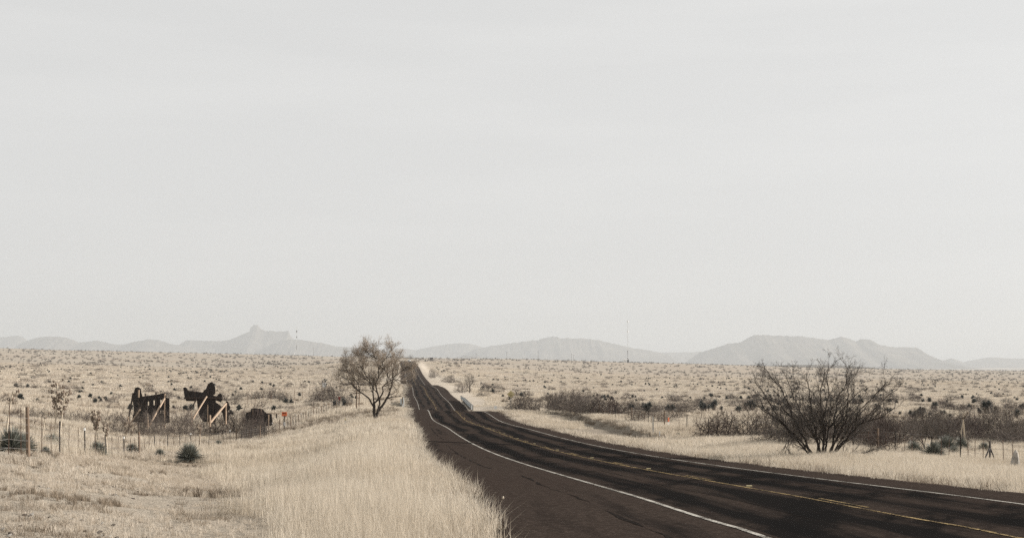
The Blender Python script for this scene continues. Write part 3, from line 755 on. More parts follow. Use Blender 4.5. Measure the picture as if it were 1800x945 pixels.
def stalk_mesh(h, lean, pods, seed, frac=0.42):
    rg = np.random.default_rng(seed); st = MB(); pd = MB()
    z = np.linspace(0, h, 9); x = lean * (z / h) ** 1.6
    st.tube(np.stack([x, z * 0, z], -1), np.linspace(.045, .020, 9), 5)
    for k in range(pods):
        f = 1 - frac * rg.random(); zz = h * f; a = rg.uniform(0, 6.28); ln = 0.36 * h * .26 * math.sin(min(1, (1 - f) / frac * 1.1 + .15) * 2.6 + .25) + .06
        b = np.array([lean * f ** 1.6, 0, zz]); t = b + np.array([math.cos(a) * ln, math.sin(a) * ln, ln * .5])
        st.tube([b, t], [.007, .005], 3, cap=False)
        for q in range(3):
            c = b + (t - b) * rg.uniform(.5, 1.05) + rg.normal(0, .02, 3); s = rg.uniform(.020, .042)
            pd.tube([c - (0, 0, s * 1.6), c, c + (0, 0, s * 1.6)], [s * .3, s, s * .35], 5)
    return st.me('stalk', M['stalk']), pd.me('pods', M['pod'])
STK = [stalk_mesh(2.9, .12, 44, 80), stalk_mesh(2.6, .3, 44, 81), stalk_mesh(2.2, -.15, 40, 82)]
BARE = [stalk_mesh(1.9, .25, 0 + 3, 83, .2), stalk_mesh(1.6, -.1, 3, 84, .2)]

def put_bush(px, py, wid, hei, label, group=None, k=None, d=None, name='mesquite_shrub', cat='shrub'):
    x, y, z = hit(px, py) if d is None else at(px, d)
    o = obj(name, BUSH[R.randrange(5) if k is None else k], None, (x, y, z - 0.03), R.uniform(0, 6.28), (wid / 2.2, wid / 2.2, hei / 1.35))
    return tag(o, label, cat, group)
def put_sotol(px, py, dia, label, group=None, stalks=(), skirt=True, k=0, d=None, name='sotol_plant'):
    loc = hit(px, py) if d is None else at(px, d)
    s = dia / 1.35; loc = (loc[0], loc[1], loc[2] + .10 * s); e = empty(name, loc, R.uniform(0, 6.28)); tag(e, label, 'plant', group)
    obj('leaves', SOT[k % 3], e, (0, 0, 0), 0, s)['kind'] = 'stuff'
    if skirt: obj('dry_skirt', SKIRT[k % 2], e, (0, 0, 0), 0, s)['kind'] = 'stuff'
    for j, (m, dx, sc) in enumerate(stalks):
        o = obj('flower_stalk', m[0], e, (dx, dx * .3, .1), 0, sc)
        if m[1] and len(m[1].polygons): obj('seed_pods', m[1], o)['kind'] = 'stuff'
        e.rotation_euler.z = 0
    return e
def put_yucca(px, py, hei, label, group=None, k=0, d=None):
    loc = hit(px, py) if d is None else at(px, d)
    e = empty('yucca', loc, R.uniform(0, 6.28), hei / 1.1); tag(e, label, 'plant', group)
    obj('leaves', YUC[k][0], e)['kind'] = 'stuff'; obj('trunk', YUC[k][1], e)
    return e

# left: plants along and behind the fence
put_sotol(20, 781, 1.44, 'big grey-green sotol clump left of the tall wooden corner post', None, [(BARE[0], -.18, 1.0)], k=0, d=47)
put_sotol(40, 780, 1.14, 'grey-green sotol hard against the tall wooden corner post', None, (), k=1, d=49)
put_sotol(92, 758, 1.32, 'grey-green sotol under two tall pod-headed stalks behind the fence', None, [(STK[0], .10, 1.0), (STK[1], .28, .95)], k=2, d=63)
put_sotol(80, 785, .55, 'small dry sotol with pale blades at the foot of the fence', None, (), k=1, d=56)
put_sotol(66, 750, .5, 'small sotol with two thin bare stalks right of the corner post', None, [(BARE[0], .2, .8), (BARE[1], -.05, .8)], k=0, d=68)
put_sotol(172, 778, 1.32, 'grey-green sotol below a dark pod-headed stalk cluster behind the fence', None, [(STK[2], .0, 1.0), (STK[0], -.15, .72), (STK[2], .45, .7)], k=1, d=75)
put_sotol(232, 783, 1.10, 'pale grey low sotol below a leaning pair of pod stalks near the plank wall', None, [(STK[1], -.45, .72), (STK[1], -.1, .66)], k=2, d=90)
put_sotol(333, 806, 1.85, 'round grey-green sotol standing alone in the pale grass before the fence', None, (), k=0, d=80)
put_sotol(281, 800, 0.90, 'low flat grey tuft in the grass left of the lone sotol', None, (), k=2, d=88)
put_sotol(384, 771, 0.96, 'small pale sotol behind the fence below the cross-shaped board', None, (), k=1, d=132)
put_sotol(352, 772, .5, 'thin pod stalk rising from a small sotol below the cross-shaped board', None, [(STK[2], 0, .85)], k=1, d=124)
GL = 'leafless grey-brown brush growing among the fence and the dark boards'
for px, py, wd, hh in ((205,766,3.2,1.6),(238,768,3.4,1.9),(262,764,3,1.8),(285,770,3.4,2.0),(312,766,3.2,1.9),(338,771,3.2,2.2),(362,764,3.0,1.9),(380,768,3.2,2.1),(402,766,3.4,2.3),(425,766,3,1.9),(447,769,3.2,2.4),(436,752,2.6,1.6),(140,738,3,.9),(118,742,2.6,.9),(196,742,3,.9),(160,744,2.8,.9),(90,738,2.6,.9),(60,736,2.6,.9),(25,738,2.6,.9),(325,752,3,1.6),(270,752,3,1.7)):
    put_bush(px, py, wd, hh * 1.3, GL, 'brush around the dark boards', 3 if px in (380, 402, 447) else None)
for px, d, wd, hh in ((438,157,2.6,2.0),(452,160,2.8,1.8),(466,162,2.6,1.5)): put_bush(px, 0, wd, hh, GL, 'brush around the dark boards', 0, d)
GM = 'low dark bare thicket behind the boards and fence'
for px, py, wd, hh in ((448,703,4.5,2.2),(466,702,5,2.6),(484,703,5,2.6),(500,705,4,1.8),(556,708,4.5,2.4),(574,706,6,4.0),(590,708,5,3),(545,716,3,1.2),(610,712,3.4,1.6),(430,700,3,1.6),(476,724,3,1.0),(495,722,3,1.0),(514,723,3,.9),(340,698,5,3.0),(262,690,4.4,2.6),(392,706,4,2.6),(416,704,3.4,2.6)):
    put_bush(px, py, wd, hh, GM, 'thickets on the left flat')
# right
put_bush(1285, 772, 4.6, 1.75, 'dark reddish bare bush left of the large many-stemmed shrub', None, 3)
put_bush(1252, 771, 3.4, 1.5, 'dark reddish bare bush at the left end of the right roadside scrub', None, 3)
put_bush(1330, 772, 3.6, 2.0, 'bare brown bush directly behind the left side of the large shrub', None, 0)
GR = 'leafless brown brush along the right-hand fence'
for px, py, wd, hh in ((1372,783,3.2,2.0),(1400,786,3,1.9),(1500,792,3.2,2.0),(1530,790,3.2,2.1),(1560,786,3.4,2.1),(1590,782,3.4,1.9),(1515,775,3.6,2),(1620,778,3.6,2.1),(1660,780,3.4,2.0),(1700,776,3.8,2.2),(1735,774,4,2.4),(1765,776,3.6,2.3),(1792,780,3.6,2.2),(1820,782,3.4,2),(1680,760,3.4,1.8),(1600,762,3,1.5),(1550,765,3,1.5),(1470,776,3,1.8),(1440,770,3,1.8),(1720,756,3.6,1.9),(1770,754,3.6,1.9),(1548,800,1.9,1.0)):
    put_bush(px, py, wd, hh, GR, 'brush along the right fence')
GB = 'brown bare brush in the scrub band right of the road'
for px, py, wd, hh in ((905,722,3.2,2.0),(917,721,4.4,3.2),(930,722,4,2.6),(950,722,3,1.6),(968,724,3.6,2.6),(980,724,4,3.0),(993,726,4.2,3.2),(1006,727,4.2,3.4),(1018,727,4,3.2),(1030,729,4,2.8),(1043,729,4,2.8),(1056,730,4,2.7),(1070,730,4,2.5),(1083,730,3.6,2.2),(1098,730,3.6,1.8),(1004,698,6,2.6),(1120,722,4,2),(1140,726,4,2.0),(1160,724,4,2),(1180,720,4.4,2.2),(1200,718,4.4,2.2),(1222,716,4.6,2.2),(1255,712,5,2.2),(1290,710,5,2),(1330,710,5,2),(1370,708,5,2),(1140,736,3,1.4),(1168,745,2.4,1.6),(1120,742,2.4,1.4),(1400,718,4,1.7),(1190,738,2.4,1.4),(1480,712,4.4,1.8),(1540,708,4.4,1.6),(1610,706,4.4,1.6),(1670,704,4.4,1.6),(1720,706,4.4,1.7),(1770,708,4.4,1.8)):
    put_bush(px, py, wd, hh * .8, GB, 'scrub band beyond the right track')
RS = random.Random(41)
for _ in range(34):
    px = RS.uniform(1375, 1815); py = RS.uniform(712, 782); put_bush(px, py, RS.uniform(2.4, 4.2), RS.uniform(.9, 1.9) * (.75 if py > 765 else 1), GB if py < 745 else GR, 'scrub band beyond the right track' if py < 745 else 'brush along the right fence')
for _ in range(22):
    px = RS.uniform(1470, 1815); py = RS.uniform(744, 786); put_bush(px, py, RS.uniform(2.2, 3.6), RS.uniform(.8, 1.6), GR, 'brush along the right fence')
for _ in range(18):
    px = RS.uniform(1100, 1800); py = RS.uniform(700, 722); put_bush(px, py, RS.uniform(3, 5), RS.uniform(.8, 1.6), GB, 'scrub band beyond the right track')
for _ in range(14):
    px = RS.uniform(1100, 1370); py = RS.uniform(704, 728); put_bush(px, py, RS.uniform(3, 4.6), RS.uniform(.8, 1.5), GB, 'scrub band beyond the right track')
YL = 'dark blue-green yucca clump in the scrub on the right'
for px, py, hh, k in ((1233,724,2.0,2),(1246,725,1.5,1),(1257,722,1.9,3),(1268,724,1.3,0),(1142,727,1.6,2),(1152,724,1.2,0),(1182,729,1.5,1),(1108,724,1.4,1),(1300,728,1.4,1),(1322,722,1.8,3),(1340,724,1.4,0),(1310,718,1.3,2),(1600,737,1.3,2),(1618,734,1.5,3),(1634,735,1.1,0),(1645,722,1.6,3),(1655,732,1.1,1),(1670,735,.9,0),(1582,731,.9,0),(1560,728,1.2,1),(1540,722,1.4,2),(1720,728,1.1,2),(1788,738,1.9,0),(1130,716,1.2,0),(1380,722,1.4,2),(1425,724,1.3,1),(1808,745,1.7,1),(1750,722,1,1)):
    put_yucca(px, py, hh, YL, 'yuccas in the right scrub', k)
put_yucca(1738, 728, 2.2, 'largest near-black yucca clump on the right, clear of the brush', None, 3)
put_sotol(1362, 776, 1.23, 'round dark sotol with a single bare stalk left of the large shrub', None, [(BARE[1], 0, 1.0)], k=0)
put_sotol(1607, 801, 1.28, 'upright grey-green sotol left of the pale stump', None, (), k=1)
put_sotol(1642, 808, 1.47, 'low spreading sotol with pale dead blades right of the pale stump', None, (), k=2)
put_sotol(1664, 796, 1.76, 'tall grey-green sotol mound behind the right fence', None, (), k=0)
put_sotol(1690, 795, 1.56, 'grey-green sotol carrying two thin pale stalks behind the right fence', None, [(BARE[0], -.1, 1.25), (BARE[1], .25, 1.5)], k=1)
put_sotol(1730, 797, 1.17, 'dark sotol half hidden behind the braced tripod post', None, (), k=2)
put_sotol(1676, 803, 0.96, 'small dark sotol in front of the tall sotol mound', None, (), k=0)
put_sotol(1192, 768, .5, 'tiny dark tuft in the verge left of the reddish bush', None, (), skirt=False, k=0)

# small tree far along the right side
rg = np.random.default_rng(33); nd, pr = [], []
limb(nd, pr, [(0,0),(.1,1.0),(.0,2.0),(.2,3.4)], None, .3); limb(nd, pr, [(.1,1.0),(-.6,2.2),(-.9,3.2)], 3, .3, y1=.5); limb(nd, pr, [(.0,1.8),(.9,2.8),(1.2,3.6)], 5, .3, y1=-.5)
att = ellipsoids([(0,0,4.0,1.6,1.5,1.9,1.0),(-.9,0,2.9,1.0,1.0,1.0,.3),(1.1,0,3.0,.9,.9,1.0,.3)], 700, rg)
nodes, par = colonize(nd, pr, att, .2, .26, 2, 60, .28, (0,0,.1), 34)
thk, thn, rr = skeleton_mesh(nodes, par, .016, 2.3, .16, .05, (1.5, .5, .014), 35)
st = empty('tree', hit(825, 690)); tag(st, 'small bare grey tree standing alone right of the distant road', 'tree')
thk.build('trunk', M['bark'], st, True); thn.build('crown', M['grey_twig'], st)
put_bush(812, 690, 5, 3.0, 'dark bare bush at the left foot of the small lone tree', None, 0)
for px, py, wd, hh, lb in ((762,664,6,4.5,'grey bare bush on the pale verge beside the far road'),(790,672,7,2.6,'low dark bush up the verge from the small lone tree'),(758,634,16,5,'dark brush on the skyline right of the road crest'),(742,632,10,4,'rounded bush on the skyline just right of the road crest'),(722,631,10,7,'pale feathery bush on the skyline left of the road crest'),(848,697,4,1.2,'low dark bush in the verge between the small tree and the yellow sign'),(856,690,6,2.4,'dark bush right of the small lone tree'),(872,689,7,2.6,'broad dark bush behind the yellow sign')):
    put_bush(px, py, wd, hh, lb)

# ------------------------------------------------------------------ fences
def fence(posts, label, wires, group=None, name='wire_fence', every=1):
    """posts: (px, d, kind, height)"""
    P = [at(p[0], p[1]) for p in posts]; org = P[len(P) // 2]
    e = empty(name, org); tag(e, label, 'fence', group)
    for (px, d, kind, h), p in zip(posts, P):
        q = (p[0] - org[0], p[1] - org[1], p[2] - org[2]); mb = MB(); ln = R.uniform(-.03, .03) * h
        if kind == 'w':
            mb.tube([(0, 0, -.2), (ln * .5, 0, h * .5), (ln, 0, h)], [.064, .06, .054], 8); mb.build('wooden_post', M['post_wood'], e, loc=q)
        elif kind == 't':
            mb.beam((0, 0, -.2), (ln, 0, h), .055, .016); mb.beam((0, -.025, -.2), (ln, -.025, h), .016, .05); mb.build('steel_post', M['steel'], e, loc=q)
            MB().box(-.033, .033, -.055, .02, 0, .12).build('white_cap', M['white'], e, loc=(q[0] + ln * 1.0, q[1], q[2] + h - .10)) if R.random() < .25 and h < 1.5 else None
        else:
            mb.tube([(0, 0, .06), (ln, 0, h)], [.016, .014], 4); mb.build('stay', M['rust'], e, loc=q)
    for hz in wires:
        pts = [(p[0] - org[0], p[1] - org[1], p[2] - org[2] + hz * min(1.0, 9)) for p in P]
        MB().tube(pts, [.0055] * len(pts), 3, cap=False).build('wire', M['wire'], e)
    return e
fd = lambda px: float(np.interp(px, [-60,50,105,150,186,245,295,400,460,520,560,598], [35,44.5,58,67,76,90,107,139,156,184,206,236]))
L1 = [(-40,'t',1.45),(-14,'s',1.4),(15,'s',1.5),(37,'s',1.5),(50,'w',1.56),(73,'s',1.45),(90,'s',1.3),(105,'t',1.42),(121,'s',1.3),(137,'s',1.35),(150,'t',1.42),(168,'s',1.25),(186,'t',1.2),(197,'s',1.1),(207,'s',1.15),(218,'t',1.2),(229,'s',1.1),(237,'s',1.1),(245,'w',1.5),(254,'s',1.05),(263,'s',1.05),(272,'t',1.25),(281,'s',1.05),(288,'s',1.0),(295,'t',1.2),(305,'s',1.0),(316,'t',1.35),(326,'s',1.0),(335,'t',1.3),(343,'s',1.),(351,'w',1.65),(359,'s',1.),(367,'t',1.35),(376,'s',1.0),(384,'s',1.0),(392,'t',1.4)]
L1 += [(px, k, h) for px, k, h in ((398,'s',1.2),(404,'t',1.4),(410,'s',1.2),(415,'w',1.5),(420,'s',1.2),(425,'t',1.4),(433,'t',1.45),(438,'s',1.2),(443,'t',1.4),(450,'t',1.35),(457,'w',1.55),(465,'t',1.45),(472,'s',1.3),(479,'t',1.45),(485,'s',1.3),(491,'w',1.6),(498,'t',1.5),(506,'t',1.5))]
L1 += [(px, 't' if j % 3 else 'w', 1.45) for j, px in enumerate(np.linspace(511, 596, 20))]
fence([(p, fd(p), k, h) for p, k, h in L1], 'long wire fence of wooden and steel posts on the left verge', (.25, .5, .75, 1.0, 1.2))
L2 = [(435 + j * 6.9, 330 + j * 1.5, 't' if j % 2 else 'w', 2.0 + .5 * (j % 3 == 0)) for j in range(15)]
fence(L2, 'short far fence of upright posts behind the left thickets', (.5, 1.0, 1.5), name='post_fence')
L3 = []
for j, px in enumerate(np.linspace(967, 1168, 36)):
    d = float(np.interp(px, [960, 1005, 1060, 1120, 1170], [232, 202, 172, 143, 122])); L3.append((px, d, 's' if j % 5 else ('w' if j % 10 else 't'), 1.25 if j % 5 else 1.45))
L3 += [(px, float(np.interp(px, [1168, 1250, 1400, 1543, 1690, 1740, 1830], [122, 104, 88, 77, 69, 67, 63])), k, h) for px, k, h in ((1194,'s',1.2),(1207,'t',1.3),(1225,'s',1.2),(1245,'t',1.3),(1290,'s',1.2),(1330,'t',1.3),(1375,'s',1.2),(1420,'t',1.3),(1460,'s',1.2),(1500,'t',1.3),(1527,'s',1.2),(1543,'w',1.35),(1558,'s',1.15),(1573,'t',1.3),(1590,'s',1.1),(1603,'s',1.1),(1621,'s',1.1),(1638,'t',1.2),(1655,'s',1.1),(1668,'s',1.1),(1688,'t',1.35),(1702,'s',1.2),(1714,'s',1.2),(1728,'s',1.2),(1764,'s',1.2),(1780,'s',1.2),(1810,'t',1.3),(1840,'s',1.2))]
fence(L3, 'wire fence with thin stays running along the right side of the road', (.25, .5, .75, 1.0, 1.2))
# braced pipe post of the right fence
b = hit(1740, 813); e = empty('braced_post', b); tag(e, 'dark pipe fence post with two sloping braces forming a tripod', 'post')
k = b[1] / F
MB().tube([(0, 0, -.1), (0, 0, 38 * k)], .048, 8).build('post', M['steel'], e)
MB().tube([(-20 * k, -.6, -.05), (0, 0, 27 * k)], .040, 8).build('brace', M['steel'], e)
MB().tube([(17 * k, .5, -.02), (0, 0, 27 * k)], .036, 8).build('brace', M['steel'], e)

# ------------------------------------------------------------------ the dark cut-out boards, seen from behind
DB = 168.0
def board(outline, base_px, base_py, holes=(), yaw=0.12, D=DB, th=.035, rough=0.0):
    """flat plywood panel cut to an outline, photo points turned to metres"""
    k = D / F
    def cv(L): return [Vector(((x - base_px) * k, (base_py - y) * k, 0)) for x, y in L]
    polys = [cv(outline)] + [cv(h) for h in holes]
    tri = tessellate_polygon(polys); flat = [p for q in polys for p in q]; n = len(flat)
    v = [(p.x, 0, p.y) for p in flat] + [(p.x, th, p.y) for p in flat]; f = []
    for t in tri: f.append(list(t)); f.append([i + n for i in t][::-1])
    o = 0
    for q in polys:
        m = len(q)
        for i in range(m):
            j = (i + 1) % m; f.append([o + i, o + j, o + j + n, o + i + n])
        o += m
    return v, f
zz8 = lambda L: [(200 + x / 7.875, 660 + y / 7.875) for x, y in L]
zz9 = lambda L: [(300 + x / 9.45, 660 + y / 9.45) for x, y in L]
zz2 = lambda L: [(410 + x / 9.45, 690 + y / 9.45) for x, y in L]
def bx(p, k, bp, by): return ((p[0] - bp) * k, 0, (by - p[1]) * k)
# left board
loc = at(265, DB); BYp = HY - F * loc[2] / DB
e = empty('plank_wall', loc, -0.10); tag(e, 'tall dark plank wall with a raised left end, propped from behind', 'billboard')
rects = lambda x, y, a, b_: [(x - a, y - b_), (x + a, y - b_), (x + a, y + b_), (x - a, y + b_)]
holes = [zz8(rects(478, 385, 9, 28)), zz8(rects(560, 372, 9, 34)), zz8([(645,330),(685,320),(683,372),(648,380)]), zz8(rects(690, 500, 9, 22)), zz8(rects(470, 540, 8, 20)), zz8(rects(655, 500, 7, 18))]
v, f = board(zz8([(285,168),(330,155),(370,178),(375,230),(395,287),(440,278),(600,257),(715,235),(735,270),(735,302),(777,308),(780,650),(245,640),(252,560),(272,500),(262,400),(248,325),(268,240)]), 265, BYp, holes)
obj('panel', mesh('panel', v, f, M['plywood']), e)
k = DB / F
def prop(par, z, p0, p1, y0, y1, wd, m, nm='prop'):
    a, b_ = z([p0])[0], z([p1])[0]; A = bx(a, k, par[1], par[2]); B = bx(b_, k, par[1], par[2])
    MB().beam((A[0], y0, A[2]), (B[0], y1, B[2]), wd).build(nm, m, par[0])
PA = (e, 265, BYp)
prop(PA, zz8, (345,195), (345,300), -.09, -.09, .14, M['lumber'], 'upright')  # top stretch of this upright, sunlight put into the paler lumber
prop(PA, zz8, (345,300), (345,720), -.09, -.09, .14, M['dark_lumber'], 'upright')  # same upright lower down, shade put into the darker lumber
prop(PA, zz8, (440,245), (440,720), -.09, -.09, .13, M['dark_lumber'], 'upright')
prop(PA, zz8, (592,230), (592,720), -.09, -.09, .15, M['dark_lumber'], 'upright')
prop(PA, zz8, (717,248), (715,720), -.10, -.10, .13, M['lumber'], 'upright')
prop(PA, zz8, (720,310), (585,700), -.22, -2.6, .15, M['lumber'])
prop(PA, zz8, (392,460), (296,700), -.7, -2.6, .13, M['lumber'])
prop(PA, zz8, (440,300), (392,460), -.2, -.7, .12, M['dark_lumber'])
prop(PA, zz8, (583,550), (583,740), -2.7, -2.7, .13, M['lumber'], 'stake')
prop(PA, zz8, (308,555), (308,740), -2.7, -2.7, .12, M['lumber'], 'stake')
prop(PA, zz8, (265,240), (140,600), -.1, 1.2, .16, M['dark_lumber'])
# middle board
loc = at(366, DB); BYp = HY - F * loc[2] / DB
e = empty('cutout_board', loc, -0.08); tag(e, 'dark cross-shaped cut-out board on timber props in the brush', 'billboard')
v, f = board(zz9([(198,205),(222,188),(252,194),(285,245),(420,262),(530,275),(555,235),(580,225),(605,165),(650,112),(690,102),(718,130),(742,190),(745,292),(708,326),(770,340),(795,305),(832,288),(862,325),(870,385),(838,440),(790,420),(752,405),(752,440),(800,470),(850,510),(900,468),(932,420),(965,425),(975,480),(1000,512),(988,566),(962,576),(968,745),(888,745),(870,620),(830,590),(800,640),(760,680),(745,760),(545,765),(490,700),(445,570),(432,408),(400,422),(252,420),(222,345)]), 366, BYp)
obj('panel', mesh('panel', v, f, M['plywood']), e)
PA = (e, 366, BYp)
prop(PA, zz9, (215,368), (860,368), -.07, -.07, .20, M['dark_lumber'], 'batten')
for x_ in (300, 400, 625): prop(PA, zz9, (x_, 262 if x_ < 500 else 130), (x_, 410 if x_ < 500 else 480), -.06, -.06, .11, M['dark_lumber'], 'upright')
prop(PA, zz9, (622,480), (622,800), -.1, -.1, .10, M['lumber'], 'upright')
prop(PA, zz9, (715,450), (712,800), -.1, -.1, .12, M['dark_lumber'], 'upright')
prop(PA, zz9, (612,340), (470,700), -.3, -2.4, .13, M['lumber'])
prop(PA, zz9, (446,600), (446,830), -2.4, -2.4, .10, M['lumber'], 'stake')
prop(PA, zz9, (450,360), (375,570), -.2, -1.3, .11, M['dark_lumber'])
prop(PA, zz9, (935,455), (755,760), -.2, -2.2, .19, M['lumber'])
prop(PA, zz9, (930,450), (928,800), -.1, -.1, .16, M['lumber'], 'upright')
prop(PA, zz9, (752,640), (752,830), -2.3, -2.3, .15, M['lumber'], 'stake')
# right, low board
loc = at(455, 172); BYp = HY - F * loc[2] / 172
e = empty('low_board', loc, -0.05); tag(e, 'low dark humped cut-out board near the orange sign', 'billboard'); k = 172 / F
v, f = board(zz2([(195,370),(222,322),(285,312),(297,262),(345,250),(490,267),(520,310),(560,338),(640,352),(655,490),(640,545),(420,560),(205,590)]), 455, BYp, D=172)
obj('panel', mesh('panel', v, f, M['plywood']), e); PA = (e, 455, BYp)
prop(PA, zz2, (300,500), (300,720), -.08, -.08, .10, M['dark_lumber'], 'upright')
prop(PA, zz2, (593,360), (593,720), -.1, -.1, .11, M['lumber'], 'upright')
for x_ in (325, 468): prop(PA, zz2, (x_, 270), (x_, 360), -.08, -.08, .10, M['post_wood'], 'upright')
prop(PA, zz2, (560,338), (755,348), .2, .6, .10, M['lumber'], 'rail'); prop(PA, zz2, (705,350), (705,420), .5, .5, .13, M['dark_lumber'], 'stake')
p0 = hit(447, 752); MB().tube([(-.45, 0, .55), (.5, .1, .12)], .055, 8).build('white_pipe', M['white'], None, True, loc=(p0[0], p0[1], p0[2] + .25)); tag(bpy.context.scene.objects['white_pipe'], 'short white pipe lying in the brush before the low dark board', 'pipe')

# ------------------------------------------------------------------ signs and roadside things
def sign_post(name, label, cat, loc): e = empty(name, loc); tag(e, label, cat); return e
b = hit(898, 722.5); k = b[1] / F; e = sign_post('warning_sign', 'yellow diamond warning sign on a thin post right of the road', 'sign', b); s = 7.0 * k; zc = 30 * k
MB().tube([(0, 0, -.2), (0, 0, zc)], .035, 6).build('post', M['grey_metal'], e)
pl = MB(); pl.add([(-s,-.05,zc),(0,-.05,zc-s),(s,-.05,zc),(0,-.05,zc+s),(-s,-.03,zc),(0,-.03,zc-s),(s,-.03,zc),(0,-.03,zc+s)], [(0,1,2,3),(7,6,5,4),(0,4,5,1),(1,5,6,2),(2,6,7,3),(3,7,4,0)]); pl.build('plate', M['yellow'], e)
sy = MB()
for a0 in range(10):
    a, a2 = math.radians(60 + a0 * 28), math.radians(60 + a0 * 28 + 28)
    sy.add([(math.cos(q) * r_ * s, -.054, zc + math.sin(q) * r_ * s) for q, r_ in ((a, .22), (a2, .22), (a2, .36), (a, .36))], [(0, 1, 2, 3)])
sy.build('symbol', M['ochre'], e)
b = hit(871, 720); k = b[1] / F; e = sign_post('route_marker', 'small white rectangular marker low in the verge left of the yellow sign', 'sign', b)
MB().tube([(0, 0, -.1), (0, 0, .3)], .03, 6).build('post', M['grey_metal'], e); MB().box(-2.3*k, 2.3*k, -.04, -.02, .12, .12 + 5.5*k).build('plate', M['white'], e)
MB().box(-.35*k, .35*k, -.048, -.042, .2 + 2.5*k, .1 + 5*k).build('mark', M['grey_metal'], e)
b = hit(500, 757); k = b[1] / F; e = sign_post('orange_sign', 'orange rectangular sign on a dark post behind the left fence', 'sign', b)
MB().beam((0, 0, -.1), (0, 0, 29*k), .10).build('post', M['steel'], e); MB().box(-4.6*k, 4.6*k, -.09, -.06, 26*k, 33.2*k).build('plate', M['orange'], e)
MB().box(-1.5*k, 1.5*k, -.075, -.052, 9*k, 15.5*k).build('white_plate', M['white'], e)
sy = MB()
for x0, x1 in ((-3.4, -1.9), (-1.5, -.3), (.1, 1.4), (1.8, 3.2)): sy.box(x0*k, x1*k, -.096, -.0925, 30.3*k, 31.6*k)
sy.build('lettering', M['black'], e)
b = hit(596.5, 717); k = b[1] / F; e = sign_post('red_sign', 'small dark red sign on a post by the gate at the fence end', 'sign', b)
MB().tube([(0, 0, -.1), (0, 0, 15*k)], .07, 8).build('post', M['steel'], e); MB().tube([(-1.8*k, .1, 0), (-1.8*k, .1, 12*k)], .075, 8).build('post', M['post_wood'], e)
MB().add([(-2.4*k,-.1,20*k),(2.4*k,-.1,20*k),(1.3*k,-.1,14*k),(-1.3*k,-.1,14*k),(-2.4*k,-.07,20*k),(2.4*k,-.07,20*k),(1.3*k,-.07,14*k),(-1.3*k,-.07,14*k)], [(3,2,1,0),(4,5,6,7),(0,1,5,4),(1,2,6,5),(2,3,7,6),(3,0,4,7)]).build('plate', M['red'], e)
b = hit(585, 716); k = b[1] / F; e = empty('pipe_gate', b); tag(e, 'pale low pipe gate rail beside the small red sign', 'gate')
MB().tube([(-17*k, 0, 3*k), (-9*k, 0, 7*k), (7*k, 0, 7.5*k)], .06, 6).build('rail', M['lumber'], e); MB().tube([(2.5*k, 0, -.1), (2.5*k, 0, 7*k)], .06, 6).build('leg', M['dark_lumber'], e)
b = hit(570, 684); k = b[1] / F; e = sign_post('white_board', 'bright white board showing above the thicket left of the big tree', 'sign', b)
MB().box(-3.2*k, 3.2*k, -.06, 0, 4*k, 12*k).build('board', M['white'], e); MB().box(-.6*k, .6*k, 0, .1, -.2, 5*k).build('post', M['white'], e)
for px, h0 in ((626.5, 46), (631, 40)):
    b = at(px, 205 if px < 630 else 230); k = b[1] / F; o = MB().tube([(0, 0, -.3), (.05, 0, h0*k*.6), (0, 0, h0*k)], [.11, .10, .09], 8).build('wooden_pole', M['post_wood'], None, loc=b); tag(o, 'brown wooden pole seen through the left side of the big tree' if px < 630 else 'shorter wooden pole just right of the other pole behind the big tree', 'pole')
b = hit(607, 755); k = b[1] / F; e = sign_post('delineator', 'slim pale roadside delineator in the verge left of the big tree', 'post', b)
MB().box(-.05, .05, -.01, .01, -.1, 20*k).build('post', M['concrete'], e); MB().box(-.06, .06, -.02, -.0105, 16*k, 20*k).build('reflector', M['yellow'], e)
b = hit(1175, 750.5); k = b[1] / F; e = sign_post('marker_post', 'white marker post with an orange top by the right fence', 'post', b)
MB().tube([(0, 0, -.1), (0, 0, 9.5*k)], .055, 8).build('post', M['white'], e); MB().tube([(0, 0, 9.5*k), (0, 0, 17*k)], .06, 8).build('cap', M['orange'], e)
b = hit(967, 720); k = b[1] / F; o = MB().tube([(0, 0, -.1), (0, 0, 9*k)], .075, 8).build('marker_post', M['white'], None, loc=b); tag(o, 'plain white marker post where the right track begins', 'post')
b = hit(1159.5, 767.5); o = MB().box(-.04, .04, -.01, .01, -.1, .42).build('marker_post', M['white'], None, loc=b); tag(o, 'short thin white stake in the right verge grass', 'post')
b = hit(1148, 767); k = b[1] / F; o = MB().box(-.04, .04, -.03, .03, -.1, 33*k).build('wooden_stake', M['grey_metal'], None, loc=b); tag(o, 'tall thin grey stake beside the short white stake on the right', 'post')
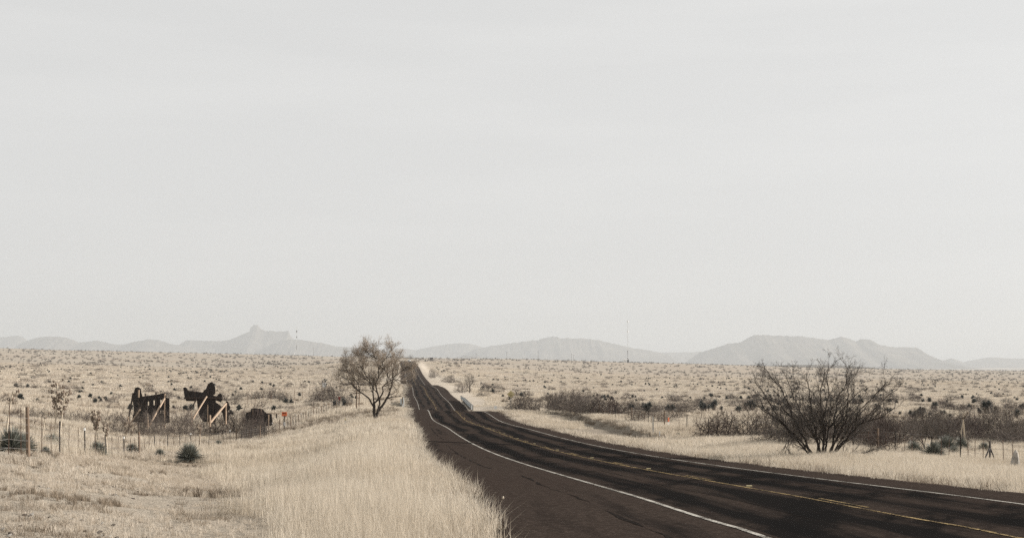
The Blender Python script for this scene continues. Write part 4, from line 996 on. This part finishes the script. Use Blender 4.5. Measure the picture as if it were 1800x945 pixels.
# guard rails over the culvert
def guardrail(side, ya, yb, label):
    pts = [road_pt(Y, side) for Y in np.linspace(ya, yb, 12)]; org = pts[0]
    e = empty('guard_rail', tuple(org)); tag(e, label, 'guard rail')
    prof = [(0, .50), (.07, .58), (.07, .72), (0, .78), (0, .90), (.07, .98), (.07, 1.14), (0, 1.22)]; sgn = -1 if side > 0 else 1
    v = []; f = []
    for p in pts:
        q = p - org
        for a, h in prof: v.append((q[0] + sgn * a, q[1], q[2] + h))
        for a, h in prof: v.append((q[0] + sgn * a - sgn * .02, q[1], q[2] + h))
    n = len(prof); st_ = 2 * n
    for i in range(len(pts) - 1):
        for j in range(n - 1):
            a = i * st_ + j; f.append([a, a + 1, a + st_ + 1, a + st_]); a += n; f.append([a, a + st_, a + st_ + 1, a + 1])
    obj('rail', mesh('rail', v, f, M['galv']), e)
    for Y in np.linspace(ya + .3, yb - .3, 9):
        p = road_pt(Y, side) - org; MB().box(-.08, .08, -.10, .10, -.5, 1.3).build('post', M['post_wood'] if side > 0 else M['dark_lumber'], e, loc=(p[0] - sgn * .17, p[1], p[2]))
    p = road_pt(ya - 1.2, side) - org
    MB().box(-.16, .16, -.02, .02, .3, 1.25).build('object_marker', M['white'], e, loc=(p[0] - sgn * .15, p[1], p[2]))
    pa, pb = (road_pt(Y, side - sgn * .55) - org for Y in (ya + 4, yb - 4)); pa[2] += .15; pb[2] += .15
    MB().beam(tuple(pa), tuple(pb), .40, 1.7).build('shadow_block', M['weathered'], e)  # solid block added behind the rail to throw a solid shadow
    return e
guardrail(6.95, 296, 342, 'galvanised guard rail on the right of the road at the dip')
guardrail(-6.95, 296, 330, 'guard rail on the left of the road at the dip, lit on its road side')
# standing rock, stump, small rocks
def rock(name, loc, sx, sy_, sz, m, label, seed, cat='rock'):
    rg = np.random.default_rng(seed); V = []; n, mm = 12, 9
    for i in range(mm):
        z = i / (mm - 1); prof = math.sqrt(max(0.02, 1 - z ** 5)) * (0.88 + .12 * math.sin(z * 5 + 1))
        for j in range(n):
            a = j * 6.283 / n; r = prof * (1 + .22 * math.sin(2 * a + z * 3 + seed) + rg.uniform(-.09, .09))
            V.append((math.cos(a) * r * sx / 2 + .12 * sx * z, math.sin(a) * r * sy_ / 2, z * sz - .1))
    Fc = [[i*n+j, i*n+(j+1) % n, (i+1)*n+(j+1) % n, (i+1)*n+j] for i in range(mm-1) for j in range(n)]
    return tag(obj(name, mesh(name, V, Fc, m), None, loc, 0.3), label, cat)
b = hit(1784, 824); k = b[1] / F; rock('standing_rock', b, 15*k, .4, 38*k, M['rock'], 'upright pale boulder lit on top at the right edge of the frame', 3)
b = hit(1352, 768); k = b[1] / F; rock('pale_rock', b, 17*k, .4, 11*k, M['rock'], 'low pale rock between the reddish bush and the round dark sotol', 5)
b = hit(1633, 797); k = b[1] / F
o = MB().tube([(0,0,-.1),(.02,0,7*k),(-.02,0,14*k)], [3.1*k,2.6*k,2.0*k], 9).build('tree_stump', M['stalk'], None, True, loc=b); tag(o, 'pale broken tree stump between two sotols on the right', 'stump')
rg = np.random.default_rng(90); nd, pr = [], []
limb(nd, pr, [(0,0),(-.15,.5),(-.6,1.0),(-1.2,1.25)], None, .2); limb(nd, pr, [(-.1,.4),(.05,1.0),(.1,1.6)], 1, .2); limb(nd, pr, [(-.1,.5),(-.4,1.3),(-.5,1.8)], 2, .2)
nodes, par = colonize(nd, pr, ellipsoids([(-.5,0,1.5,1.4,.8,.7,1)], 260, rg), .11, .15, 1.5, 50, .3, (0,0,.05), 91)
thk, thn, rr = skeleton_mesh(nodes, par, .0055, 2.2, .09, .02, (1, .3, .004), 92)
b = hit(1627, 795); e = empty('small_tree', b); tag(e, 'small crooked dark tree leaning left behind the pale stump', 'tree'); thk.build('trunk', M['shrub_bark'], e); thn.build('crown', M['shrub_twig'], e)
# seed-head plant at the pavement edge
b = hit(873, 905); k = b[1] / F; e = empty('seed_head_plant', b); tag(e, 'single tall dry stalk with a pale seed head at the pavement edge', 'plant')
MB().tube([(0,0,0),(4*k,0,15*k),(10.5*k,0,29*k)], [.006,.005,.004], 5).build('stem', M['stalk'], e)
MB().tube([(10*k,0,27.5*k),(11*k,0,30.5*k),(12*k,0,33.5*k)], [.008,.024,.007], 7).build('seed_head', M['stalk'], e, True)

# ------------------------------------------------------------------ masts, hut, poles on the skyline
def crest(px):
    d = np.exp(np.linspace(math.log(900), math.log(5200), 500)); x = (px - CX) / F * d; z = terrain(x, d); i = int((z / d).argmax()); return (x[i], d[i], z[i])
def mast(px, d, hpx, label, bands):
    b = crest(px); d = b[1]; k = d / F; e = empty('radio_mast', b); tag(e, label, 'mast')
    h = hpx * k; wd = .55; n = 30; mb = MB()
    for i in range(3):
        a = i * 2.094; x, y = wd * math.cos(a), wd * math.sin(a); mb.tube([(x, y, -1), (x, y, h)], .13, 4)
    mb.build('legs', M['mast'], e); lt = MB()
    for i in range(n):
        for j in range(3):
            a, a2 = j * 2.094, (j + 1) * 2.094; lt.tube([(wd*math.cos(a), wd*math.sin(a), h*i/n), (wd*math.cos(a2), wd*math.sin(a2), h*(i+1)/n)], .06, 3)
    lt.build('lattice', M['mast'], e)
    for z, dz, r_, m in bands: MB().tube([(0, 0, z*k), (0, 0, (z+dz)*k)], r_*k, 8).build('antenna', M[m], e)
    return e, b, k
e, b, k = mast(1103.3, 2490, 75, 'tall thin lattice mast beside a white hut on the plain', [(70.5,2,1.5,'white'),(53,2.5,1.3,'white'),(18,2,.8,'mast_dark'),(14.5,1.5,.8,'mast_dark'),(11,1.5,.8,'mast_dark'),(6.5,1.5,.8,'mast_dark')])
h = empty('equipment_hut', (b[0] - 4.5*k, b[1] - 8, b[2] + .3)); tag(h, 'small white equipment hut with a dark annex at the mast foot', 'building')
MB().box(-3*k, 2.2*k, -3, 3, -1, 4.2*k).build('wall', M['white'], h); MB().add([(-3.2*k,-3.2,4.2*k),(2.4*k,-3.2,4.2*k),(2.4*k,3.2,4.2*k),(-3.2*k,3.2,4.2*k),(-3.2*k,0,5.2*k),(2.4*k,0,5.2*k)], [(0,1,5,4),(2,3,4,5),(0,4,3),(1,2,5),(0,3,2,1)]).build('roof', M['concrete'], h); MB().box(3.2*k, 6*k, -3, 3, -1, 4.6*k).build('annex', M['roof_dark'], h)
MB().box(-.6*k, .5*k, -3.1, -3.0, 0, 2.4*k).build('door', M['concrete'], h)
mast(521.5, 2700, 51, 'thin lattice mast with dark drums on the left skyline', [(41,2.4,1.2,'mast_dark'),(31,2.2,.9,'mast_dark'),(10,8,.45,'mast_dark')])
b = crest(518.5); b = (b[0], b[1] - 12, b[2]); e = tag(empty('white_cabinet', b), 'tiny white cabinet at the foot of the left skyline mast', 'cabinet')
MB().box(-1.0, 1.0, -1, 1, -1, 5.2).build('body', M['white'], e); MB().box(-1.15, 1.15, -1.15, 1.15, 5.21, 5.6).build('roof', M['concrete'], e)
for px, d, h in ((551,2400,15),(604.5,2300,16),(837,1900,9.5),(891,1950,12.5),(946,2000,15),(1004.5,2050,13),(1008.5,2070,10.5),(508,2500,6)):
    b = crest(px); k = b[1] / F; e = empty('utility_pole', b); tag(e, 'thin dark utility pole far off on the skyline', 'pole', 'utility poles on the skyline')
    MB().tube([(0, 0, -1), (0, 0, h*k)], [.30, .22], 6).build('pole', M['pole'], e); MB().box(-1.3, 1.3, -.12, .12, h*k-1.2, h*k-.95).build('crossarm', M['pole'], e)
b = at(758.5, 1330); e = tag(empty('dark_sign', b), 'small dark board on legs on the skyline right of the road crest', 'sign')
MB().box(-1.3, 1.3, -.1, .1, 2.6, 4.2).build('board', M['roof_dark'], e)
for x_ in (-.9, .9): MB().tube([(x_, .15, -.5), (x_, .15, 4)], .09, 6).build('leg', M['roof_dark'], e)
b = road_pt(1262, 0.3); b = (b[0] + 1.2, b[1], b[2]); e = tag(empty('parked_vehicle', b), 'tiny pale vehicle on the road at the far crest', 'vehicle')
MB().add([(-.95,-2.2,.35),(.95,-2.2,.35),(.95,2.2,.35),(-.95,2.2,.35),(-.95,-2.2,1.0),(.95,-2.2,1.0),(.95,2.2,1.0),(-.95,2.2,1.0),(-.78,-1.7,1.75),(.78,-1.7,1.75),(.78,.7,1.75),(-.78,.7,1.75)], [(0,3,2,1),(0,1,5,4),(1,2,6,5),(2,3,7,6),(3,0,4,7),(4,5,9,8),(5,6,10,9),(6,7,11,10),(7,4,8,11),(8,9,10,11)]).build('body', M['white'], e)
for sx in (-.85, .85):
    for sy_ in (-1.4, 1.4): MB().tube([(sx - .1, sy_, .34), (sx + .1, sy_, .34)], .34, 10).build('wheel', M['black'], e)
MB().add([(-.72,-2.0,1.12),(.72,-2.0,1.12),(.66,-1.78,1.66),(-.66,-1.78,1.66)], [(0,1,2,3)]).build('rear_window', M['black'], e, loc=(0, -.06, 0))

# ------------------------------------------------------------------ scrub dotted over the plain
farY = [rosette(200 + i, 60, .60, .10, M['yucca'], -.7, 1.5, trunk=.55) for i in range(3)]
farB = []
for i in range(4):
    farB.append(bush(230 + i, 2.4, 1.15, 90, .020, 2, None, M[('shrub_twig', 'red_twig', 'grey_twig', 'shrub_twig')[i]], 5, .22))
rg = np.random.default_rng(77)
N_ = 90000; cpx = rg.uniform(-60, 1860, N_); cd = np.exp(rg.uniform(math.log(240), math.log(4600), N_)); cx_ = (cpx - CX) / F * cd
ok = rg.random(N_) < np.minimum(1.0, (cd / 1700) ** 1.25)
ok &= (np.abs(road_t(cx_, cd)) > 17) | (cd > 1450)
cl = vnoise(cpx, np.log(cd) * 900, 60, 51) + .8 * vnoise(cpx, np.log(cd) * 900, 21, 52)
ok &= rg.random(N_) < .16 + .8 * np.maximum(0, cl)
pts = np.stack([cx_, cd], -1)[ok][:5600]
pts = np.array(pts); pts = pts[np.argsort(pts[:, 1])]; pz = terrain(pts[:, 0], pts[:, 1])
nI = 270
for i in range(nI):
    x, d = pts[i]; yv = rg.random() < .45; s = rg.uniform(.8, 1.5)
    if yv: tag(obj('plain_yucca', farY[i % 3], None, (x, d, pz[i] - .05), rg.uniform(0, 6.28), s), 'small dark spiky yucca dotted on the open grassy plain', 'plant', 'yuccas on the open plain')
    else: tag(obj('plain_bush', farB[i % 4], None, (x, d, pz[i] - .05), rg.uniform(0, 6.28), (s * 1.2, s * 1.2, s)), 'small brown bush dotted on the open grassy plain', 'shrub', 'bushes on the open plain')

def proto_collection(name, meshes):
    c = bpy.data.collections.new(name)
    for i, me in enumerate(meshes): c.objects.link(bpy.data.objects.new('%s_%02d' % (name, i), me))
    return c
def scatter(name, P, vi, sc, rot, coll, label, cat):
    me = bpy.data.meshes.new(name); me.vertices.add(len(P)); me.vertices.foreach_set('co', np.asarray(P, np.float32).ravel())
    a = me.attributes.new('pick', 'INT', 'POINT'); a.data.foreach_set('value', np.asarray(vi, np.int32))
    a = me.attributes.new('size', 'FLOAT_VECTOR', 'POINT'); a.data.foreach_set('vector', np.asarray(sc, np.float32).ravel())
    a = me.attributes.new('turn', 'FLOAT_VECTOR', 'POINT'); a.data.foreach_set('vector', np.asarray(rot, np.float32).ravel())
    o = obj(name, me)
    g = bpy.data.node_groups.new(name, 'GeometryNodeTree'); g.interface.new_socket('Geometry', in_out='INPUT', socket_type='NodeSocketGeometry'); g.interface.new_socket('Geometry', in_out='OUTPUT', socket_type='NodeSocketGeometry')
    N = g.nodes; L = g.links
    gi = N.new('NodeGroupInput'); go = N.new('NodeGroupOutput'); ip = N.new('GeometryNodeInstanceOnPoints'); ci = N.new('GeometryNodeCollectionInfo')
    ci.inputs['Collection'].default_value = coll; ci.inputs['Separate Children'].default_value = True; ci.inputs['Reset Children'].default_value = True
    def na(nm, ty):
        q = N.new('GeometryNodeInputNamedAttribute'); q.data_type = ty; q.inputs['Name'].default_value = nm; return q.outputs['Attribute']
    er = N.new('FunctionNodeEulerToRotation')
    L.new(gi.outputs[0], ip.inputs['Points']); L.new(ci.outputs[0], ip.inputs['Instance']); ip.inputs['Pick Instance'].default_value = True
    L.new(na('pick', 'INT'), ip.inputs['Instance Index']); L.new(na('turn', 'FLOAT_VECTOR'), er.inputs[0]); L.new(er.outputs[0], ip.inputs['Rotation']); L.new(na('size', 'FLOAT_VECTOR'), ip.inputs['Scale'])
    L.new(ip.outputs[0], go.inputs[0])
    md = o.modifiers.new('scatter', 'NODES'); md.node_group = g
    return tag(o, label, cat, None, 'stuff')
rest = pts[nI:]; n = len(rest); s = rg.uniform(.8, 1.6, n) * np.clip(rest[:, 1] / 1600, .9, 1.4)
scatter('distant_scrub', np.stack([rest[:, 0], rest[:, 1], pz[nI:] - .05], -1), rg.integers(0, 7, n), np.stack([s * 1.15, s * 1.15, s], -1), np.stack([np.zeros(n), np.zeros(n), rg.uniform(0, 6.28, n)], -1), proto_collection('scrub', farY + farB), 'dark specks of scrub scattered over the far plain', 'scrub')

# ------------------------------------------------------------------ grass
def grass_mat(name, a, b, dark, tr=0.3):
    nb = NB(name); pos = nb.node('ShaderNodeNewGeometry').outputs['Position']; oi = nb.node('ShaderNodeObjectInfo')
    n1 = nb.noise(pos, 0.30, 5, 0.65); n2 = nb.noise(pos, 0.05, 5, 0.65); n3 = nb.noise(pos, 1.3, 5, 0.7)
    c = nb.mix(nb.ramp(n1, 0.36, 0.64), a, b); c = nb.mix(nb.math('MULTIPLY', nb.ramp(n2, 0.46, 0.62), 0.6), c, dark); c = nb.mix(nb.math('MULTIPLY', nb.ramp(n3, 0.46, 0.66), 0.62), c, dark)
    c = nb.mix(nb.math('MULTIPLY', oi.outputs['Random'], 0.25), c, b)
    nb.lk(c, nb.b.inputs['Base Color']); nb.b.inputs['Roughness'].default_value = 0.75; nb.b.inputs['Specular IOR Level'].default_value = 0.25
    t = nb.node('ShaderNodeBsdfTranslucent'); nb.lk(c, t.inputs[0]); mx = nb.node('ShaderNodeMixShader'); mx.inputs[0].default_value = tr
    nb.lk(nb.b.outputs[0], mx.inputs[1]); nb.lk(t.outputs[0], mx.inputs[2]); nb.lk(mx.outputs[0], nb.n['Material Output'].inputs[0])
    return nb.m
GT = grass_mat('tall_dry_grass', (0.545, 0.478, 0.385), (0.61, 0.545, 0.45), (0.46, 0.385, 0.29))
GS = grass_mat('short_dry_grass', (0.49, 0.425, 0.345), (0.57, 0.505, 0.42), (0.40, 0.33, 0.25))
GD = grass_mat('old_and_shade_grass', (0.21, 0.165, 0.12), (0.29, 0.235, 0.175), (0.13, 0.10, 0.075), 0.15)  # old grass; its dark tone also paints shade at right road edge and bank
def patch(seed, size, n, h, hv, wd, lean, m, clump=0):
    rg = np.random.default_rng(seed)
    if clump:
        cc = rg.uniform(-size / 2, size / 2, (clump, 2)); c = cc[rg.integers(0, clump, n)] + rg.normal(0, size * .05, (n, 2))
    else: c = rg.uniform(-size / 2, size / 2, (n, 2))
    H = h * (1 + hv * rg.normal(size=n)).clip(.3, 1.8); a = rg.uniform(0, 6.283, n); l = lean * np.abs(rg.normal(size=n)) * H
    la = rg.uniform(0, 6.283, n); lx, ly = np.cos(la) * l, np.sin(la) * l
    sx, sy_ = np.cos(a) * wd / 2, np.sin(a) * wd / 2; z = np.zeros(n) - .04
    p = lambda x, y, zz: np.stack([x, y, zz], -1)
    V = np.stack([p(c[:, 0] - sx, c[:, 1] - sy_, z), p(c[:, 0] + sx, c[:, 1] + sy_, z), p(c[:, 0] + lx * .35 + sx * .75, c[:, 1] + ly * .35 + sy_ * .75, H * .55), p(c[:, 0] + lx * .35 - sx * .75, c[:, 1] + ly * .35 - sy_ * .75, H * .55), p(c[:, 0] + lx, c[:, 1] + ly, H)], 1).reshape(-1, 3)
    b = np.arange(n) * 5
    f = [[i, i + 1, i + 2, i + 3] for i in b.tolist()] + [[i + 3, i + 2, i + 4] for i in b.tolist()]
    return mesh('grass_patch', V, f, m)
def grass_band(name, y0, y1, sp, size, n, wd, hT, hS, label):
    prot = [patch(300 + i, size, n, hT, .28, wd, .28, GT) for i in range(3)] + [patch(310 + i, size, int(n * .8), hS, .45, wd, .9, GS, 5) for i in range(3)] + [patch(320 + i, size * .7, n // 2, hS * 1.7, .5, wd * 1.2, .7, GD, 3) for i in range(2)]
    rg = np.random.default_rng(int(y0) + 400)
    X = []; Y = np.arange(y0, y1, sp)
    for y in Y:
        hw = .39 * y + 3; x = np.arange(-hw, hw, sp); X.append(np.stack([x, np.full(len(x), y)], -1))
    P = np.concatenate(X); P += rg.uniform(-.55, .55, P.shape) * sp
    t = road_t(P[:, 0], P[:, 1]); out = np.where(t > 0, t - ER(P[:, 1]), -t - EL(P[:, 1]))
    ok = out > size * .50 + (.0 if size < 3 else .2)
    tr = TRK(P[:, 0], P[:, 1]); ok &= rg.random(len(P)) > tr * .93
    lb = P[:, 0] - np.interp(P[:, 1], BY, BX); ok &= ~((lb > -1.6) & (lb < .9) & (P[:, 1] > 100) & (P[:, 1] < 222))
    pale = np.where(t > 0, (out < 7.5) & (P[:, 1] > 240), (out < 1.5) & (P[:, 1] > 240)); ok &= ~(pale & (rg.random(len(P)) < .96))
    ok &= P[:, 1] > 9
    P = P[ok]; t = t[ok]; out = out[ok]; x, y = P[:, 0], P[:, 1]
    # tall pale grass beside the road, short grazed grass further left; both beyond the fences
    px = CX + F * x / y
    lim = np.interp(y, [10, 18, 35, 55, 85, 110, 200], [-1.6, -2.6, -4.4, -8.2, -15.5, -20, -22])
    tall = sstep(-.34, .34, (x - lim) / np.abs(lim) + .22 * vnoise(x, y, 1.6, 61) + .22 * vnoise(x, y, 4.5, 62))
    tall = np.where(y > 150, .35 + .4 * vnoise(x, y, 22, 63), tall); tall = np.where(t > 0, np.maximum(tall, sstep(16, 9, out)), tall)
    tall = np.where((t < 0) & (x < np.interp(y, [40, 90, 150, 230], [-16, -23.5, -27.5, -29])), .22, tall)
    isT = rg.random(len(P)) < tall
    dk = np.where(isT | (y > 60), 0, .05) - np.where(y > 190, .3, 0) + vnoise(x, y, 2.6, 64) + .5 * vnoise(x, y, .9, 65) + .4 * vnoise(x, y, 14, 66)
    vi = np.where(isT, rg.integers(0, 3, len(P)), 3 + rg.integers(0, 3, len(P)))
    vi = np.where((dk > .50) & (~isT | (rg.random(len(P)) < .16)), 6 + rg.integers(0, 2, len(P)), vi)
    tuft = isT & (rg.random(len(P)) < .05)
    bare = (~isT) & (vnoise(x, y, 1.9, 67) + .6 * vnoise(x, y, 6, 68) > .45) & (y < 60)
    s = rg.uniform(.75, 1.25, len(P)) * (1 + .25 * vnoise(x, y, 5, 69)) * np.where(isT & (t < 0) & (y < 60), 1.0, .9)
    s *= np.where(tuft, 1.35, 1.0) * np.where(t > 0, .66, 1.0) * (.55 + .45 * sstep(.1, 1.6, out))
    keep = ~bare; P, vi, s = P[keep], vi[keep], s[keep]; n_ = len(P)
    z = terrain(P[:, 0], P[:, 1])
    scatter(name, np.stack([P[:, 0], P[:, 1], z - .01], -1), vi, np.stack([np.ones(n_), np.ones(n_), s], -1), np.stack([np.zeros(n_), np.zeros(n_), rg.uniform(0, 6.28, n_)], -1), proto_collection(name + '_patch', prot), label, 'grass')
grass_band('foreground_grass', 9, 34, .39, .62, 200, .0048, .40, .055, 'pale dry grass filling the foreground verge')
grass_band('verge_grass', 34, 80, .62, 1.1, 240, .010, .42, .10, 'pale dry grass along both verges of the road')
grass_band('field_grass', 80, 190, 1.25, 2.2, 260, .026, .45, .24, 'pale dry grass around the fences')
grass_band('plain_grass', 190, 460, 3.2, 5.5, 330, .07, .46, .30, 'dry grass covering the near plain')
grass_band('distant_grass', 460, 1300, 10.5, 17, 420, .20, .5, .36, 'dry grass covering the far plain')

# ragged tufts that overhang both pavement edges
ep = [patch(340 + i, .5, 70, .33, .35, .009, .35, GT) for i in range(3)] + [patch(345 + i, .5, 60, .26, .4, .010, .4, GD) for i in range(2)]
rg = np.random.default_rng(345); Q = []; y = 12.0
while y < 620:
    for sd in ((-1, 1) if y < 228 else (-1,)):
        p = road_pt(y, (-float(EL(y)) if sd < 0 else float(ER(y))) + sd * (rg.random() ** 1.4 * .7 + .02) * (1 + y / 120)); q = 1 + y / 90
        Q.append((p[0], p[1], tz(p[0], p[1]), (3 + rg.integers(0, 2)) if rg.random() < (.45 if sd > 0 else .2 if y < 200 else 0) else rg.integers(0, 3), q, rg.uniform(.6, 1.15)))  # more dark tufts on the right, painting the shaded side of the fringe
    y += .16 * (1 + y / 60)
y = 102.0  # dark tufts along the cut bank, their colour deepening its shade
while y < 214:
    for _ in range(2):
        x = float(np.interp(y, BY, BX)) + rg.uniform(-.1, .9); Q.append((x, y, tz(x, y), 3 + rg.integers(0, 2), 1.5, rg.uniform(.3, .8)))
    y += .45
for _ in range(900):                            # clods of old grass over the grazed corner
    y = 13 + 34 * rg.random() ** 1.3; lim_ = float(np.interp(y, [10, 18, 35, 55], [-2.4, -3.8, -6.4, -11])); x = lim_ - rg.random() * (.40 * y + lim_ + 1.0)
    if float(vnoise(np.array(x), np.array(y), 1.8, 81)) + .6 * float(vnoise(np.array(x), np.array(y), .6, 82)) < .25: continue
    Q.append((x, y, tz(x, y), 3 + rg.integers(0, 2), rg.uniform(.3, .7), rg.uniform(.15, .38)))
Q = np.array(Q); n = len(Q)
scatter('edge_grass', Q[:, :3], Q[:, 3].astype(int), np.stack([Q[:, 4], Q[:, 4], Q[:, 5]], -1), np.stack([np.zeros(n), np.zeros(n), rg.uniform(0, 6.28, n)], -1), proto_collection('edge_patch', ep), 'ragged dry grass fringe along the pavement edges', 'grass')

# loose stones on the bare corner at lower left
def stone(seed):
    rg = np.random.default_rng(seed); v = np.array([(1,0,0),(-1,0,0),(0,1,0),(0,-1,0),(0,0,.8),(0,0,-.5),(.6,.6,.3),(-.6,.6,.3),(-.6,-.6,.3),(.6,-.6,.3)]) * rg.uniform(.75, 1.25, (10, 1))
    f = [(4,0,6),(4,6,2),(4,2,7),(4,7,1),(4,1,8),(4,8,3),(4,3,9),(4,9,0),(0,5,2),(2,5,1),(1,5,3),(3,5,0),(0,2,6),(2,1,7),(1,3,8),(3,0,9)]
    return mesh('stone', v * .05, [list(q) for q in f], M['stone_dark'] if seed % 3 else M['rock'])
M['stone_dark'] = mat('dark_stone', (0.075, 0.062, 0.052), 0.95, 0.4, 8)
rg = np.random.default_rng(501); N_ = 2600; y = 13 + 30 * rg.random(N_) ** 1.2; px_ = rg.uniform(-60, 430, N_) * rg.random(N_) ** .35; x = (px_ - CX) / F * y
cl = vnoise(x, y, 1.5, 91) + .7 * vnoise(x, y, .5, 92); ok = cl > .35; x, y = x[ok], y[ok]; n = len(x); sz = rg.uniform(.25, 1.0, n) ** 1.6
scatter('loose_stones', np.stack([x, y, terrain(x, y) + .012], -1), rg.integers(0, 6, n), np.stack([sz, sz, sz * .7], -1), rg.uniform(0, 6.28, (n, 3)) * np.array([.1, .1, 1]), proto_collection('stone', [stone(510 + i) for i in range(6)]), 'loose stones and clods on the bare ground at lower left', 'stones')

# ------------------------------------------------------------------ air
hz = bpy.data.materials.new('thin_haze'); hz.use_nodes = True; n = hz.node_tree.nodes; n.clear()
vo = n.new('ShaderNodeVolumePrincipled'); vo.inputs['Color'].default_value = (0.572, 0.596, 0.612, 1); vo.inputs['Density'].default_value = 7.0e-5; vo.inputs['Anisotropy'].default_value = 0.1
ou = n.new('ShaderNodeOutputMaterial'); hz.node_tree.links.new(vo.outputs[0], ou.inputs['Volume'])
hb = MB().box(-21000, 21000, -400, 36500, -320, 760).build('haze', hz)
tag(hb, kind='stuff')
ORD = lambda i: '%d%s' % (i, 'th' if 10 <= i % 100 <= 20 else {1: 'st', 2: 'nd', 3: 'rd'}.get(i % 10, 'th'))
for gname in ('brush around the dark boards', 'thickets on the left flat', 'brush along the right fence', 'scrub band beyond the right track', 'yuccas in the right scrub', 'utility poles on the skyline'):
    L_ = sorted([o for o in SC.objects if o.get('group') == gname], key=lambda o: o.location.x / o.location.y)
    for i, o in enumerate(L_): o['label'] = o['label'] + ', ' + ('leftmost' if i == 0 else 'rightmost' if i == len(L_) - 1 else ORD(i + 1) + ' from the left')
print('tris', sum(len(o.data.polygons) for o in SC.objects if o.type == 'MESH') , 'objs', len(SC.objects))
